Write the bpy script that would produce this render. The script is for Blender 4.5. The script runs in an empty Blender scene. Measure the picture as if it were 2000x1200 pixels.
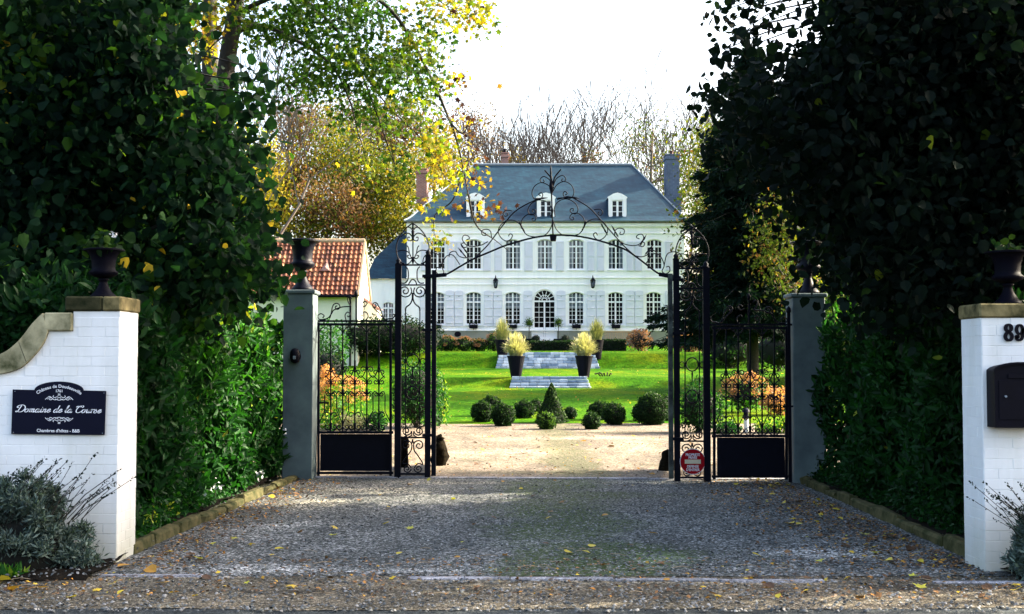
import bpy, bmesh, math, random
import numpy as np
from mathutils import Vector, Matrix
from mathutils.geometry import delaunay_2d_cdt
rad = math.radians
PI = math.pi
SC = bpy.context.scene
COL = SC.collection
rnd = random.Random(7)
NR = np.random.RandomState(11)

# ------------------------------------------------------------------ camera, sky, sun, exposure
F = 2400.0
CAMZ = 1.6
PITCH = math.atan(106 / F)
cam_d = bpy.data.cameras.new('camera')
cam_d.sensor_width = 36
cam_d.lens = 36 * F / 2000
cam_d.clip_start = 0.1
cam_d.clip_end = 3000
cam = bpy.data.objects.new('camera', cam_d)
cam.location = (0, 0, CAMZ)
cam.rotation_euler = (PI / 2 + PITCH, 0, 0)
COL.objects.link(cam)
SC.camera = cam

SUN_EL, SUN_AZ = 27.0, 73.0       # azimuth clockwise from +Y: sun on the right, a little behind the house
w = bpy.data.worlds.new('World')
SC.world = w
w.use_nodes = True
nt = w.node_tree
for n in list(nt.nodes): nt.nodes.remove(n)
sky = nt.nodes.new('ShaderNodeTexSky')
sky.sky_type = 'NISHITA'
sky.sun_disc = False
sky.sun_elevation = rad(SUN_EL)
sky.sun_rotation = rad(SUN_AZ)
sky.air_density = 1.0
sky.dust_density = 6.0
sky.ozone_density = .3
bg = nt.nodes.new('ShaderNodeBackground')
bg.inputs['Strength'].default_value = 0.15
wo = nt.nodes.new('ShaderNodeOutputWorld')
nt.links.new(sky.outputs[0], bg.inputs[0])
nt.links.new(bg.outputs[0], wo.inputs[0])

sd = bpy.data.lights.new('sun', 'SUN')
sd.energy = 4.3
sd.angle = rad(0.5)
sd.color = (1.0, 0.9, 0.70)
so = bpy.data.objects.new('sun', sd)
sv = Vector((math.sin(rad(SUN_AZ)) * math.cos(rad(SUN_EL)), math.cos(rad(SUN_AZ)) * math.cos(rad(SUN_EL)), math.sin(rad(SUN_EL))))
so.rotation_euler = sv.to_track_quat('Z', 'Y').to_euler()
so.location = (0, 0, 60)
COL.objects.link(so)

SC.view_settings.view_transform = 'Standard'
SC.view_settings.look = 'None'
SC.view_settings.exposure = 2.4
SC.view_settings.gamma = 1.0
SC.view_settings.use_curve_mapping = False
SC.render.engine = 'CYCLES'
SC.cycles.max_bounces = 6
SC.cycles.transparent_max_bounces = 12
SC.cycles.caustics_reflective = False
SC.cycles.caustics_refractive = False

# ------------------------------------------------------------------ helpers
_c, _s = math.cos(PITCH), math.sin(PITCH)
def W(px, py, Y):
    """the point at depth Y metres that the photograph shows at (px, py)"""
    dx, dy, dz = px - 1000, F * _c - (600 - py) * _s, F * _s + (600 - py) * _c
    t = Y / dy
    return Vector((dx * t, Y, CAMZ + dz * t))
def X_(px, Y): return (px - 1000) / F * Y
TP = [(-60, 0), (17, 0), (28, .15), (36, .37), (44.9, .62), (46.1, .97), (56, 1.27), (57.6, 1.95), (66, 2.15), (70, 2.5), (120, 4), (400, 8)]
TX, TZ = [a for a, b in TP], [b for a, b in TP]
def T(y): return float(np.interp(y, TX, TZ))

def tag(o, label=None, cat=None, group=None, kind=None):
    if label: o['label'] = label
    if cat: o['category'] = cat
    if group: o['group'] = group
    if kind: o['kind'] = kind
    return o
def thing(name, label, cat, loc=(0, 0, 0), group=None):
    o = bpy.data.objects.new(name, None)
    o.empty_display_size = .2
    COL.objects.link(o)
    o.location = loc
    return tag(o, label, cat, group)
def wloc(o):
    v = Vector((0, 0, 0))
    while o is not None:
        v += o.location; o = o.parent
    return v
def link(name, me, mat, parent=None, loc=(0, 0, 0)):
    o = bpy.data.objects.new(name, me)
    if mat is not None and not me.materials: me.materials.append(mat)
    COL.objects.link(o)
    o.location = loc
    if parent is not None: o.parent = parent
    return o

class MB:
    def __init__(s): s.v = []; s.f = []; s.t = []
    def face(s, pts, t=None):
        n = len(s.v); s.v += [tuple(p) for p in pts]; s.f.append(tuple(range(n, n + len(pts))))
    def add(s, vs, fs):
        n = len(s.v); s.v += [tuple(p) for p in vs]; s.f += [tuple(i + n for i in f) for f in fs]
    def box(s, x0, x1, y0, y1, z0, z1, b=0):
        if b <= 0:
            s.add([(x0,y0,z0),(x1,y0,z0),(x1,y1,z0),(x0,y1,z0),(x0,y0,z1),(x1,y0,z1),(x1,y1,z1),(x0,y1,z1)],
                  [(0,3,2,1),(4,5,6,7),(0,1,5,4),(1,2,6,5),(2,3,7,6),(3,0,4,7)])
        else:
            bm = bmesh.new(); bmesh.ops.create_cube(bm, size=1)
            for v in bm.verts:
                v.co = Vector(((x0+x1)/2 + v.co.x*(x1-x0), (y0+y1)/2 + v.co.y*(y1-y0), (z0+z1)/2 + v.co.z*(z1-z0)))
            bmesh.ops.bevel(bm, geom=bm.edges[:], offset=b, segments=1, affect='EDGES')
            bm.verts.index_update()
            s.add([v.co[:] for v in bm.verts], [[v.index for v in f.verts] for f in bm.faces]); bm.free()
    def bar(s, p, q, wx, wy=None):
        """square bar from p to q"""
        s.tube([p, q], wx * .7071, 4, tw=PI / 4, cap=True, ry=(wy or wx) * .7071)
    def tube(s, pts, r, n=5, tw=0, cap=True, ry=None):
        pts = [Vector(p) for p in pts]; m = len(pts)
        rs = r if hasattr(r, '__len__') else [r] * m
        t0 = (pts[1] - pts[0]).normalized()
        ref = Vector((0, 1, 0)) if abs(t0.y) < .9 else Vector((1, 0, 0))
        base = len(s.v)
        for i, p in enumerate(pts):
            t = (pts[min(i + 1, m - 1)] - pts[max(i - 1, 0)])
            t = t.normalized() if t.length > 1e-9 else t0
            a = (ref - t * ref.dot(t))
            a = a.normalized() if a.length > 1e-6 else t.orthogonal().normalized()
            b = t.cross(a)
            if ry is None: ref = a
            for k in range(n):
                an = tw + 2 * PI * k / n
                s.v.append(tuple(p + a * (math.cos(an) * (rs[i] if ry is None else ry)) + b * (math.sin(an) * rs[i])))
        for i in range(m - 1):
            for k in range(n):
                k2 = (k + 1) % n
                s.f.append((base + i*n + k, base + i*n + k2, base + (i+1)*n + k2, base + (i+1)*n + k))
        if cap:
            s.f.append(tuple(base + k for k in reversed(range(n)))); s.f.append(tuple(base + (m-1)*n + k for k in range(n)))
    def lathe(s, c, prof, n=20):
        c = Vector(c); base = len(s.v); m = len(prof)
        for r, z in prof:
            for k in range(n):
                s.v.append((c.x + r*math.cos(2*PI*k/n), c.y + r*math.sin(2*PI*k/n), c.z + z))
        for i in range(m - 1):
            for k in range(n):
                k2 = (k+1) % n
                s.f.append((base+i*n+k, base+i*n+k2, base+(i+1)*n+k2, base+(i+1)*n+k))
        s.f.append(tuple(base + k for k in reversed(range(n)))); s.f.append(tuple(base + (m-1)*n + k for k in range(n)))
    def prism(s, poly, y0, y1):
        """poly in (x, z), extruded y0..y1 (poly may be concave)"""
        n = len(poly); base = len(s.v)
        s.v += [(x, y0, z) for x, z in poly] + [(x, y1, z) for x, z in poly]
        for i in range(n):
            j = (i + 1) % n
            s.f.append((base+i, base+j, base+n+j, base+n+i))
        s.f.append(tuple(base+i for i in range(n))); s.f.append(tuple(base+n+i for i in reversed(range(n))))
    def build(s, name, mat, parent=None, smooth=False, loc=None):
        off = wloc(parent) if parent is not None else Vector((0, 0, 0))
        if loc is not None: off = off + Vector(loc)
        me = bpy.data.meshes.new(name)
        me.from_pydata([(a-off.x, b-off.y, c-off.z) for a, b, c in s.v], [], s.f)
        if smooth: me.polygons.foreach_set('use_smooth', [True] * len(me.polygons))
        me.update()
        o = link(name, me, mat, parent, loc or (0, 0, 0))
        return o

def raw_mesh(name, V, L, ST, TOT, tint=None):
    me = bpy.data.meshes.new(name)
    me.vertices.add(len(V)); me.vertices.foreach_set('co', V.astype(np.float32).ravel())
    me.loops.add(len(L)); me.loops.foreach_set('vertex_index', L.astype(np.int32))
    me.polygons.add(len(ST)); me.polygons.foreach_set('loop_start', ST.astype(np.int32))
    try: me.polygons.foreach_set('loop_total', TOT.astype(np.int32))
    except Exception: pass
    if tint is not None:
        at = me.attributes.new('tint', 'FLOAT', 'FACE'); at.data.foreach_set('value', tint.astype(np.float32))
    me.update(calc_edges=True)
    return me
def fan(out, c):
    vs = [c] + out; n = len(out)
    return vs, [(0, i + 1, (i + 1) % n + 1) for i in range(n)]
_mo = []
for a, r in [(0, 1), (22, .5), (52, .92), (78, .45), (112, .62), (165, .28), (195, .28), (248, .62), (282, .45), (308, .92), (338, .5)]:
    _mo.append((.35 + .62*r*math.cos(rad(a)), .62*r*math.sin(rad(a)), -.12*r*r))
TMPL = {
 'linden': ([(0,0,0),(.12,.36,.06),(.52,.43,.08),(.82,.2,0),(1.02,0,-.1),(.82,-.2,0),(.52,-.43,.08),(.12,-.36,.06)], [(0,1,2,3,4),(0,4,5,6,7)]),
 'maple': fan(_mo, (.38, 0, .06)),
 'laurel': ([(0,0,0),(.28,.15,.05),(.66,.16,.04),(1,0,-.1),(.66,-.16,.04),(.28,-.15,.05)], [(0,1,2,3),(0,3,4,5)]),
 'rhomb': ([(0,0,0),(.5,.3,.06),(1,0,-.03),(.5,-.3,.06)], [(0,1,2,3)]),
 'blade': ([(0,-.04,0),(0,.04,0),(1,0,.0)], [(0,1,2)]),
 'needle': ([(0,0,0),(.45,.13,-.05),(1,0,-.16),(.45,-.13,-.05)], [(0,1,2,3)]),
}
def nrm(a): return a / np.maximum(np.linalg.norm(a, axis=1, keepdims=True), 1e-9)
def leaves(name, P, size, tint, tmpl, mat, parent=None, up=0.4, dirs=None, kind='stuff', label=None, nbias=None, dn=.25):
    """a mesh of leaf shapes: P (N,3) world points; nbias pushes the leaf normals; dirs are the leaf's long axes"""
    P = np.asarray(P, float); N = len(P)
    off = np.array(wloc(parent)) if parent is not None else np.zeros(3)
    tv, tf = TMPL[tmpl]; tv = np.array(tv, float)
    nn = NR.normal(size=(N, 3)) * .8
    nn[:, 2] = nn[:, 2] * .8 + up
    if nbias is not None: nn += nbias
    nn = nrm(nn)
    dd = NR.normal(size=(N, 3)) if dirs is None else np.asarray(dirs, float) + NR.normal(size=(N, 3)) * dn
    if dirs is None: dd[:, 2] -= .7
    dd = nrm(dd - nn * np.sum(dd * nn, axis=1, keepdims=True))
    bb = np.cross(nn, dd)
    size = np.broadcast_to(np.asarray(size, float), (N,)) * NR.uniform(.5, 1.3, N)
    V = (P - off)[:, None, :] + size[:, None, None] * (tv[None, :, 0:1] * dd[:, None, :] + tv[None, :, 1:2] * bb[:, None, :] + tv[None, :, 2:3] * nn[:, None, :])
    V = V.reshape(-1, 3); k = len(tv)
    fl = np.concatenate([np.array(f) for f in tf]); tot1 = np.array([len(f) for f in tf])
    L = (np.arange(N)[:, None] * k + fl[None, :]).ravel()
    TOT = np.tile(tot1, N); ST = np.concatenate([[0], np.cumsum(TOT)[:-1]])
    tn = np.repeat(np.broadcast_to(np.asarray(tint, float), (N,)), len(tf))
    me = raw_mesh(name, V, L, ST, TOT, tn)
    o = link(name, me, mat, parent)
    if kind: o['kind'] = kind
    if label: o['label'] = label
    return o
_leafcache = {}
def leaf_parts(tree, P, size, tint, tmpl, mat, n=300, name='leaf', up=.4):
    """the n leaves nearest the camera as parts of their own, sharing mesh data"""
    order = np.argsort(np.linalg.norm(P - np.array([0, 0, CAMZ]), axis=1))[:n]
    tv, tf = TMPL[tmpl]; base = np.array(wloc(tree))
    for i in order:
        q = int(round(float(tint[i]) * 7)); key = (tmpl, q, mat.name)
        if key not in _leafcache:
            me = bpy.data.meshes.new('leaf_blade'); me.from_pydata(tv, [], tf)
            at = me.attributes.new('tint', 'FLOAT', 'FACE'); at.data.foreach_set('value', [q / 7] * len(tf))
            me.materials.append(mat); _leafcache[key] = me
        o = bpy.data.objects.new(name, _leafcache[key]); COL.objects.link(o); o.parent = tree
        o.location = P[i] - base
        o.rotation_euler = (rnd.gauss(0, .7), rnd.gauss(.6, .6), rnd.uniform(0, 6.28))
        s = size * rnd.uniform(.8, 1.25); o.scale = (s, s, s)
    m = np.ones(len(P), bool); m[order] = False
    return m

def cat(pts, n=8, closed=False):
    """Catmull-Rom through the points"""
    P = [Vector(p) for p in pts]; out = []
    for i in range(len(P) - 1):
        p0, p1, p2, p3 = P[max(i-1, 0)], P[i], P[i+1], P[min(i+2, len(P)-1)]
        for k in range(n):
            t = k / n
            out.append(.5 * ((2*p1) + (p2-p0)*t + (2*p0-5*p1+4*p2-p3)*t*t + (3*p1-p0-3*p2+p3)*t**3))
    out.append(P[-1]); return out
def volute(cx, cy, R, a0, turns, n=None, r_in=.18):
    """spiral from radius R inwards; angles in degrees, picture sense (y down)"""
    n = n or int(abs(turns) * 14) + 4; out = []
    for i in range(n + 1):
        t = i / n; r = R * ((1 - t) + r_in * t); a = rad(a0 + 360 * turns * t)
        out.append((cx + r*math.cos(a), cy + r*math.sin(a)))
    return out

# ------------------------------------------------------------------ materials
def newmat(name):
    m = bpy.data.materials.new(name); m.use_nodes = True
    t = m.node_tree; b = t.nodes['Principled BSDF']
    return m, t, b
def N_(t, kind, **kw):
    n = t.nodes.new(kind)
    for k, v in kw.items():
        if k.startswith('i_'): n.inputs[k[2:].replace('_', ' ')].default_value = v
        else: setattr(n, k, v)
    return n
def ramp(t, stops, src):
    r = t.nodes.new('ShaderNodeValToRGB'); e = r.color_ramp.elements
    while len(e) > 1: e.remove(e[-1])
    e[0].position = stops[0][0]; e[0].color = (*stops[0][1], 1)
    for p, c in stops[1:]:
        x = e.new(p); x.color = (*c, 1)
    t.links.new(src, r.inputs[0]); return r
def mapping(t, scale=(1, 1, 1), obj=True):
    tc = t.nodes.new('ShaderNodeTexCoord'); mp = t.nodes.new('ShaderNodeMapping')
    mp.inputs['Scale'].default_value = scale
    if obj == 'world':
        g = t.nodes.new('ShaderNodeNewGeometry'); t.links.new(g.outputs['Position'], mp.inputs[0])
    else: t.links.new(tc.outputs['Object'], mp.inputs[0])
    return mp
def noise(t, mp, scale, detail=6, rough=.6, dist=0):
    n = N_(t, 'ShaderNodeTexNoise'); n.inputs['Scale'].default_value = scale; n.inputs['Detail'].default_value = detail
    n.inputs['Roughness'].default_value = rough; n.inputs['Distortion'].default_value = dist
    t.links.new(mp.outputs[0], n.inputs['Vector']); return n
def mixc(t, fac, a, b, mode='MIX'):
    m = t.nodes.new('ShaderNodeMix'); m.data_type = 'RGBA'; m.blend_type = mode
    for sock, v in ((m.inputs[0], fac), (m.inputs[6], a), (m.inputs[7], b)):
        if isinstance(v, (int, float)): sock.default_value = v
        elif isinstance(v, tuple): sock.default_value = (*v, 1)
        else: t.links.new(v, sock)
    return m.outputs[2]
def bump(t, b, src, strength=.4, dist=.02):
    n = t.nodes.new('ShaderNodeBump'); n.inputs['Strength'].default_value = strength; n.inputs['Distance'].default_value = dist
    t.links.new(src, n.inputs['Height']); t.links.new(n.outputs[0], b.inputs['Normal']); return n
def simple(name, c, rough=.6, var=.25, scale=6, bmp=.15, dist=.01, metal=0, c2=None, spec=.5, detail=6):
    m, t, b = newmat(name); mp = mapping(t, obj='world'); n = noise(t, mp, scale, detail)
    c2 = c2 or tuple(x * (1 - var) for x in c)
    r = ramp(t, [(.3, c2), (.7, c)], n.outputs[0]); t.links.new(r.outputs[0], b.inputs['Base Color'])
    b.inputs['Roughness'].default_value = rough; b.inputs['Metallic'].default_value = metal
    b.inputs['Specular IOR Level'].default_value = spec
    if bmp: bump(t, b, n.outputs[0], bmp, dist)
    return m
def leafmat(name, stops, trans=.35, rough=.5, spec=.4, tcol=1.5):
    m, t, b = newmat(name)
    at = N_(t, 'ShaderNodeAttribute', attribute_name='tint')
    r = ramp(t, stops, at.outputs['Fac'])
    mp = mapping(t, obj='world'); n = noise(t, mp, 9, 2)
    vr = ramp(t, [(.3, (.75, .75, .75)), (.7, (1.15, 1.15, 1.1))], n.outputs[0])
    c = mixc(t, 1.0, r.outputs[0], vr.outputs[0], 'MULTIPLY')
    t.links.new(c, b.inputs['Base Color'])
    b.inputs['Roughness'].default_value = rough; b.inputs['Specular IOR Level'].default_value = spec
    tr = t.nodes.new('ShaderNodeBsdfTranslucent')
    tc = mixc(t, 1.0, c, (tcol*1.1, tcol*1.2, tcol*.5), 'MULTIPLY')
    t.links.new(tc, tr.inputs[0])
    mx = t.nodes.new('ShaderNodeMixShader'); mx.inputs[0].default_value = trans
    t.links.new(b.outputs[0], mx.inputs[1]); t.links.new(tr.outputs[0], mx.inputs[2])
    t.links.new(mx.outputs[0], t.nodes['Material Output'].inputs[0])
    return m

M = {}
M['iron'] = simple('wrought_iron', (.003, .004, .011), .6, .4, 14, .12, .004, spec=.1)
M['iron_lit_edge'] = simple('lit_edge_iron', (.10, .12, .11), .6, .8, 9, .2, .004, c2=(.006, .008, .014), spec=.1)  # paler iron, the sunlit line on one gate edge put into colour
def paintmat():
    m, t, b = newmat('white_masonry_paint'); mp = mapping(t, obj='world')
    n = noise(t, mp, 3, 6); n2 = noise(t, mp, 60, 4)
    g = N_(t, 'ShaderNodeSeparateXYZ'); gm = t.nodes.new('ShaderNodeNewGeometry'); t.links.new(gm.outputs['Position'], g.inputs[0])
    hz = N_(t, 'ShaderNodeMapRange'); t.links.new(g.outputs['Z'], hz.inputs[0])
    hz.inputs[1].default_value = 0; hz.inputs[2].default_value = .55; hz.inputs[3].default_value = 1; hz.inputs[4].default_value = 0
    mu = N_(t, 'ShaderNodeMath', operation='MULTIPLY'); t.links.new(hz.outputs[0], mu.inputs[0]); t.links.new(n.outputs[0], mu.inputs[1])
    r = ramp(t, [(.25, (.74, .75, .76)), (.75, (.85, .86, .87))], n.outputs[0])
    sn = noise(t, mapping(t, (2.2, 2.2, .35), 'world'), 1.5, 6, .65); sr = ramp(t, [(.45, (1, 1, 1)), (.75, (.84, .84, .80))], sn.outputs[0])
    c = mixc(t, mu.outputs[0], mixc(t, 1.0, r.outputs[0], sr.outputs[0], 'MULTIPLY'), (.30, .30, .18))
    t.links.new(c, b.inputs['Base Color']); b.inputs['Roughness'].default_value = .55
    bump(t, b, n2.outputs[0], .15, .004); return m
M['paint'] = paintmat()
def facademat():
    m, t, b = newmat('white_render'); a = noise(t, mapping(t, (1.4, 1.4, .16), 'world'), 1.6, 8, .7); c = noise(t, mapping(t, obj='world'), .5, 7, .65)
    r = ramp(t, [(.3, (.80, .805, .82)), (.55, (.90, .90, .905))], a.outputs[0]); r2 = ramp(t, [(.3, (.93, .93, .92)), (.6, (1, 1, 1))], c.outputs[0])
    t.links.new(mixc(t, 1.0, r.outputs[0], r2.outputs[0], 'MULTIPLY'), b.inputs['Base Color']); b.inputs['Roughness'].default_value = .8; b.inputs['Specular IOR Level'].default_value = .2
    n3 = noise(t, mapping(t, obj='world'), 22, 5); bump(t, b, n3.outputs[0], .25, .01); return m
M['facade'] = facademat()
M['shutter'] = simple('pale_shutter_paint', (.66, .68, .77), .5, .08, 3, .03)
M['frame'] = simple('white_window_paint', (.82, .83, .86), .4, .05, 3, 0)
M['concrete'] = simple('grey_green_render', (.13, .18, .185), .8, .35, 2.2, .2, .01, c2=(.06, .085, .095))
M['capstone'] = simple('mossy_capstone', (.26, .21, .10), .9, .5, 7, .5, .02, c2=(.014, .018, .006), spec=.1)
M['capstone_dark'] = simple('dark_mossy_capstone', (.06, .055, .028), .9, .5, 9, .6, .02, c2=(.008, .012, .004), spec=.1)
M['coping'] = simple('weathered_coping', (.46, .42, .27), .9, .5, 6, .5, .02, c2=(.06, .065, .03), spec=.1)
M['urn'] = simple('dark_cast_iron', (.003, .004, .012), .5, .4, 12, .1, .004, spec=.12)
M['urn_stone'] = simple('dark_lead_urn', (.002, .002, .006), .6, .4, 12, .1, .004, spec=.05)
M['navy'] = simple('navy_enamel', (.003, .004, .016), .5, .2, 4, 0, spec=.1)
M['white_ink'] = simple('white_lettering', (.82, .84, .9), .5, .05, 4, 0)
M['black'] = simple('black_paint', (.003, .003, .008), .5, .3, 10, .05, .002, spec=.08)
M['red'] = simple('red_enamel', (.36, .003, .010), .5, .15, 8, 0, spec=.1)
M['cream'] = simple('cream_enamel', (.72, .62, .45), .4, .1, 8, 0)
M['bark'] = simple('dark_bark', (.022, .018, .012), .9, .5, 12, .8, .03, c2=(.006, .007, .005))
M['bark_far'] = simple('grey_bark', (.15, .125, .11), .9, .4, 5, .3, .03, c2=(.09, .075, .065), spec=.1)
M['plinth'] = simple('grey_plinth', (.24, .25, .21), .85, .3, 1.5, .2, .02)
M['pot'] = simple('anthracite_pot', (.004, .004, .010), .6, .2, 5, .05, spec=.08)
M['wood'] = simple('bench_wood', (.32, .24, .15), .7, .3, 8, .1)
M['soil'] = simple('dark_soil', (.014, .011, .008), .95, .5, 14, .8, .03, c2=(.005, .004, .003), spec=.05)
M['kerb'] = simple('kerb_stone', (.11, .095, .045), .9, .5, 8, .6, .02, c2=(.02, .028, .008), spec=.1)
M['curtain'] = simple('curtain', (.72, .73, .74), .9, .1, 5, 0)
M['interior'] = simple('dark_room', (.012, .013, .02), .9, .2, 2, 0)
M['cream_wall'] = simple('cream_render', (.68, .66, .55), .8, .12, 1.5, .1)
M['mossy'] = simple('mossy_stone', (.016, .012, .006), .95, .6, 11, 1, .05, c2=(.003, .003, .002), spec=.05)
M['tan_tile'] = simple('verge_tile', (.42, .3, .18), .8, .3, 6, .2)
M['lead'] = simple('lead_flashing', (.16, .2, .24), .6, .2, 4, .1)

def slate():
    m, t, b = newmat('blue_slate'); mp = mapping(t, obj='world')
    br = N_(t, 'ShaderNodeTexBrick'); br.inputs['Scale'].default_value = 1; br.inputs['Brick Width'].default_value = .22; br.inputs['Row Height'].default_value = .11
    br.inputs['Mortar Size'].default_value = .006; br.inputs['Color1'].default_value = (.010, .046, .074, 1); br.inputs['Color2'].default_value = (.006, .031, .056, 1); br.inputs['Mortar'].default_value = (.006, .018, .035, 1)
    s = N_(t, 'ShaderNodeSeparateXYZ'); c = N_(t, 'ShaderNodeCombineXYZ'); t.links.new(mp.outputs[0], s.inputs[0])
    ad = N_(t, 'ShaderNodeMath', operation='ADD'); t.links.new(s.outputs[0], ad.inputs[0]); t.links.new(s.outputs[1], ad.inputs[1])
    t.links.new(ad.outputs[0], c.inputs[0]); t.links.new(s.outputs[2], c.inputs[1]); t.links.new(c.outputs[0], br.inputs['Vector'])
    n = noise(t, mapping(t, (1, 1, 3.5), 'world'), .9, 8, .65, .4)
    r = ramp(t, [(.3, (.55, .6, .68)), (.52, (.95, .95, .95)), (.7, (1.45, 1.45, 1.35))], n.outputs[0])
    cc = mixc(t, 1.0, br.outputs[0], r.outputs[0], 'MULTIPLY')
    t.links.new(cc, b.inputs['Base Color']); b.inputs['Roughness'].default_value = .6; b.inputs['Specular IOR Level'].default_value = .25
    bump(t, b, br.outputs['Fac'], -.4, .01); return m
M['slate'] = slate()
def brickmat(name, c1, c2, mo, bw=.22, rh=.075):
    m, t, b = newmat(name); mp = mapping(t, obj='world')
    s = N_(t, 'ShaderNodeSeparateXYZ'); c = N_(t, 'ShaderNodeCombineXYZ'); t.links.new(mp.outputs[0], s.inputs[0])
    ad = N_(t, 'ShaderNodeMath', operation='ADD'); t.links.new(s.outputs[0], ad.inputs[0]); t.links.new(s.outputs[1], ad.inputs[1])
    t.links.new(ad.outputs[0], c.inputs[0]); t.links.new(s.outputs[2], c.inputs[1])
    br = N_(t, 'ShaderNodeTexBrick'); t.links.new(c.outputs[0], br.inputs['Vector'])
    br.inputs['Scale'].default_value = 1; br.inputs['Brick Width'].default_value = bw; br.inputs['Row Height'].default_value = rh; br.inputs['Mortar Size'].default_value = .012
    br.inputs['Color1'].default_value = (*c1, 1); br.inputs['Color2'].default_value = (*c2, 1); br.inputs['Mortar'].default_value = (*mo, 1)
    n = noise(t, mp, 2, 5); r = ramp(t, [(.3, (.7, .7, .7)), (.7, (1.2, 1.2, 1.2))], n.outputs[0])
    t.links.new(mixc(t, 1.0, br.outputs[0], r.outputs[0], 'MULTIPLY'), b.inputs['Base Color']); b.inputs['Roughness'].default_value = .85
    bump(t, b, br.outputs['Fac'], -.5, .01); return m
M['brick'] = brickmat('red_brick', (.28, .10, .075), (.2, .075, .07), (.3, .24, .2))
M['bluebrick'] = brickmat('blue_grey_brick', (.07, .095, .16), (.05, .07, .13), (.1, .13, .19), .3, .12)

def tilemat():
    m, t, b = newmat('clay_tile'); at = N_(t, 'ShaderNodeAttribute', attribute_name='tint')
    r = ramp(t, [(0, (.10, .035, .022)), (.5, (.27, .085, .035)), (.85, (.38, .14, .055)), (1, (.42, .2, .09))], at.outputs['Fac'])
    mp = mapping(t, obj='world'); n = noise(t, mp, 3, 5); vr = ramp(t, [(.35, (.55, .5, .5)), (.65, (1.15, 1.1, 1.1))], n.outputs[0])
    t.links.new(mixc(t, 1.0, r.outputs[0], vr.outputs[0], 'MULTIPLY'), b.inputs['Base Color']); b.inputs['Roughness'].default_value = .75; return m
M['tile'] = tilemat()
def glassmat(nm='window_glass', refl=.025):
    m, t, b = newmat(nm); out = t.nodes['Material Output']; t.nodes.remove(b)
    tr = t.nodes.new('ShaderNodeBsdfTransparent'); tr.inputs[0].default_value = (.4, .44, .5, 1)
    gl = t.nodes.new('ShaderNodeBsdfGlossy'); gl.inputs['Roughness'].default_value = .04; gl.inputs[0].default_value = (.8, .85, 1, 1)
    mx = t.nodes.new('ShaderNodeMixShader'); mx.inputs[0].default_value = refl
    t.links.new(tr.outputs[0], mx.inputs[1]); t.links.new(gl.outputs[0], mx.inputs[2]); t.links.new(mx.outputs[0], out.inputs[0]); return m
M['glass'] = glassmat(); M['glass_sky'] = glassmat('sky_catching_glass', .09)

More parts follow.
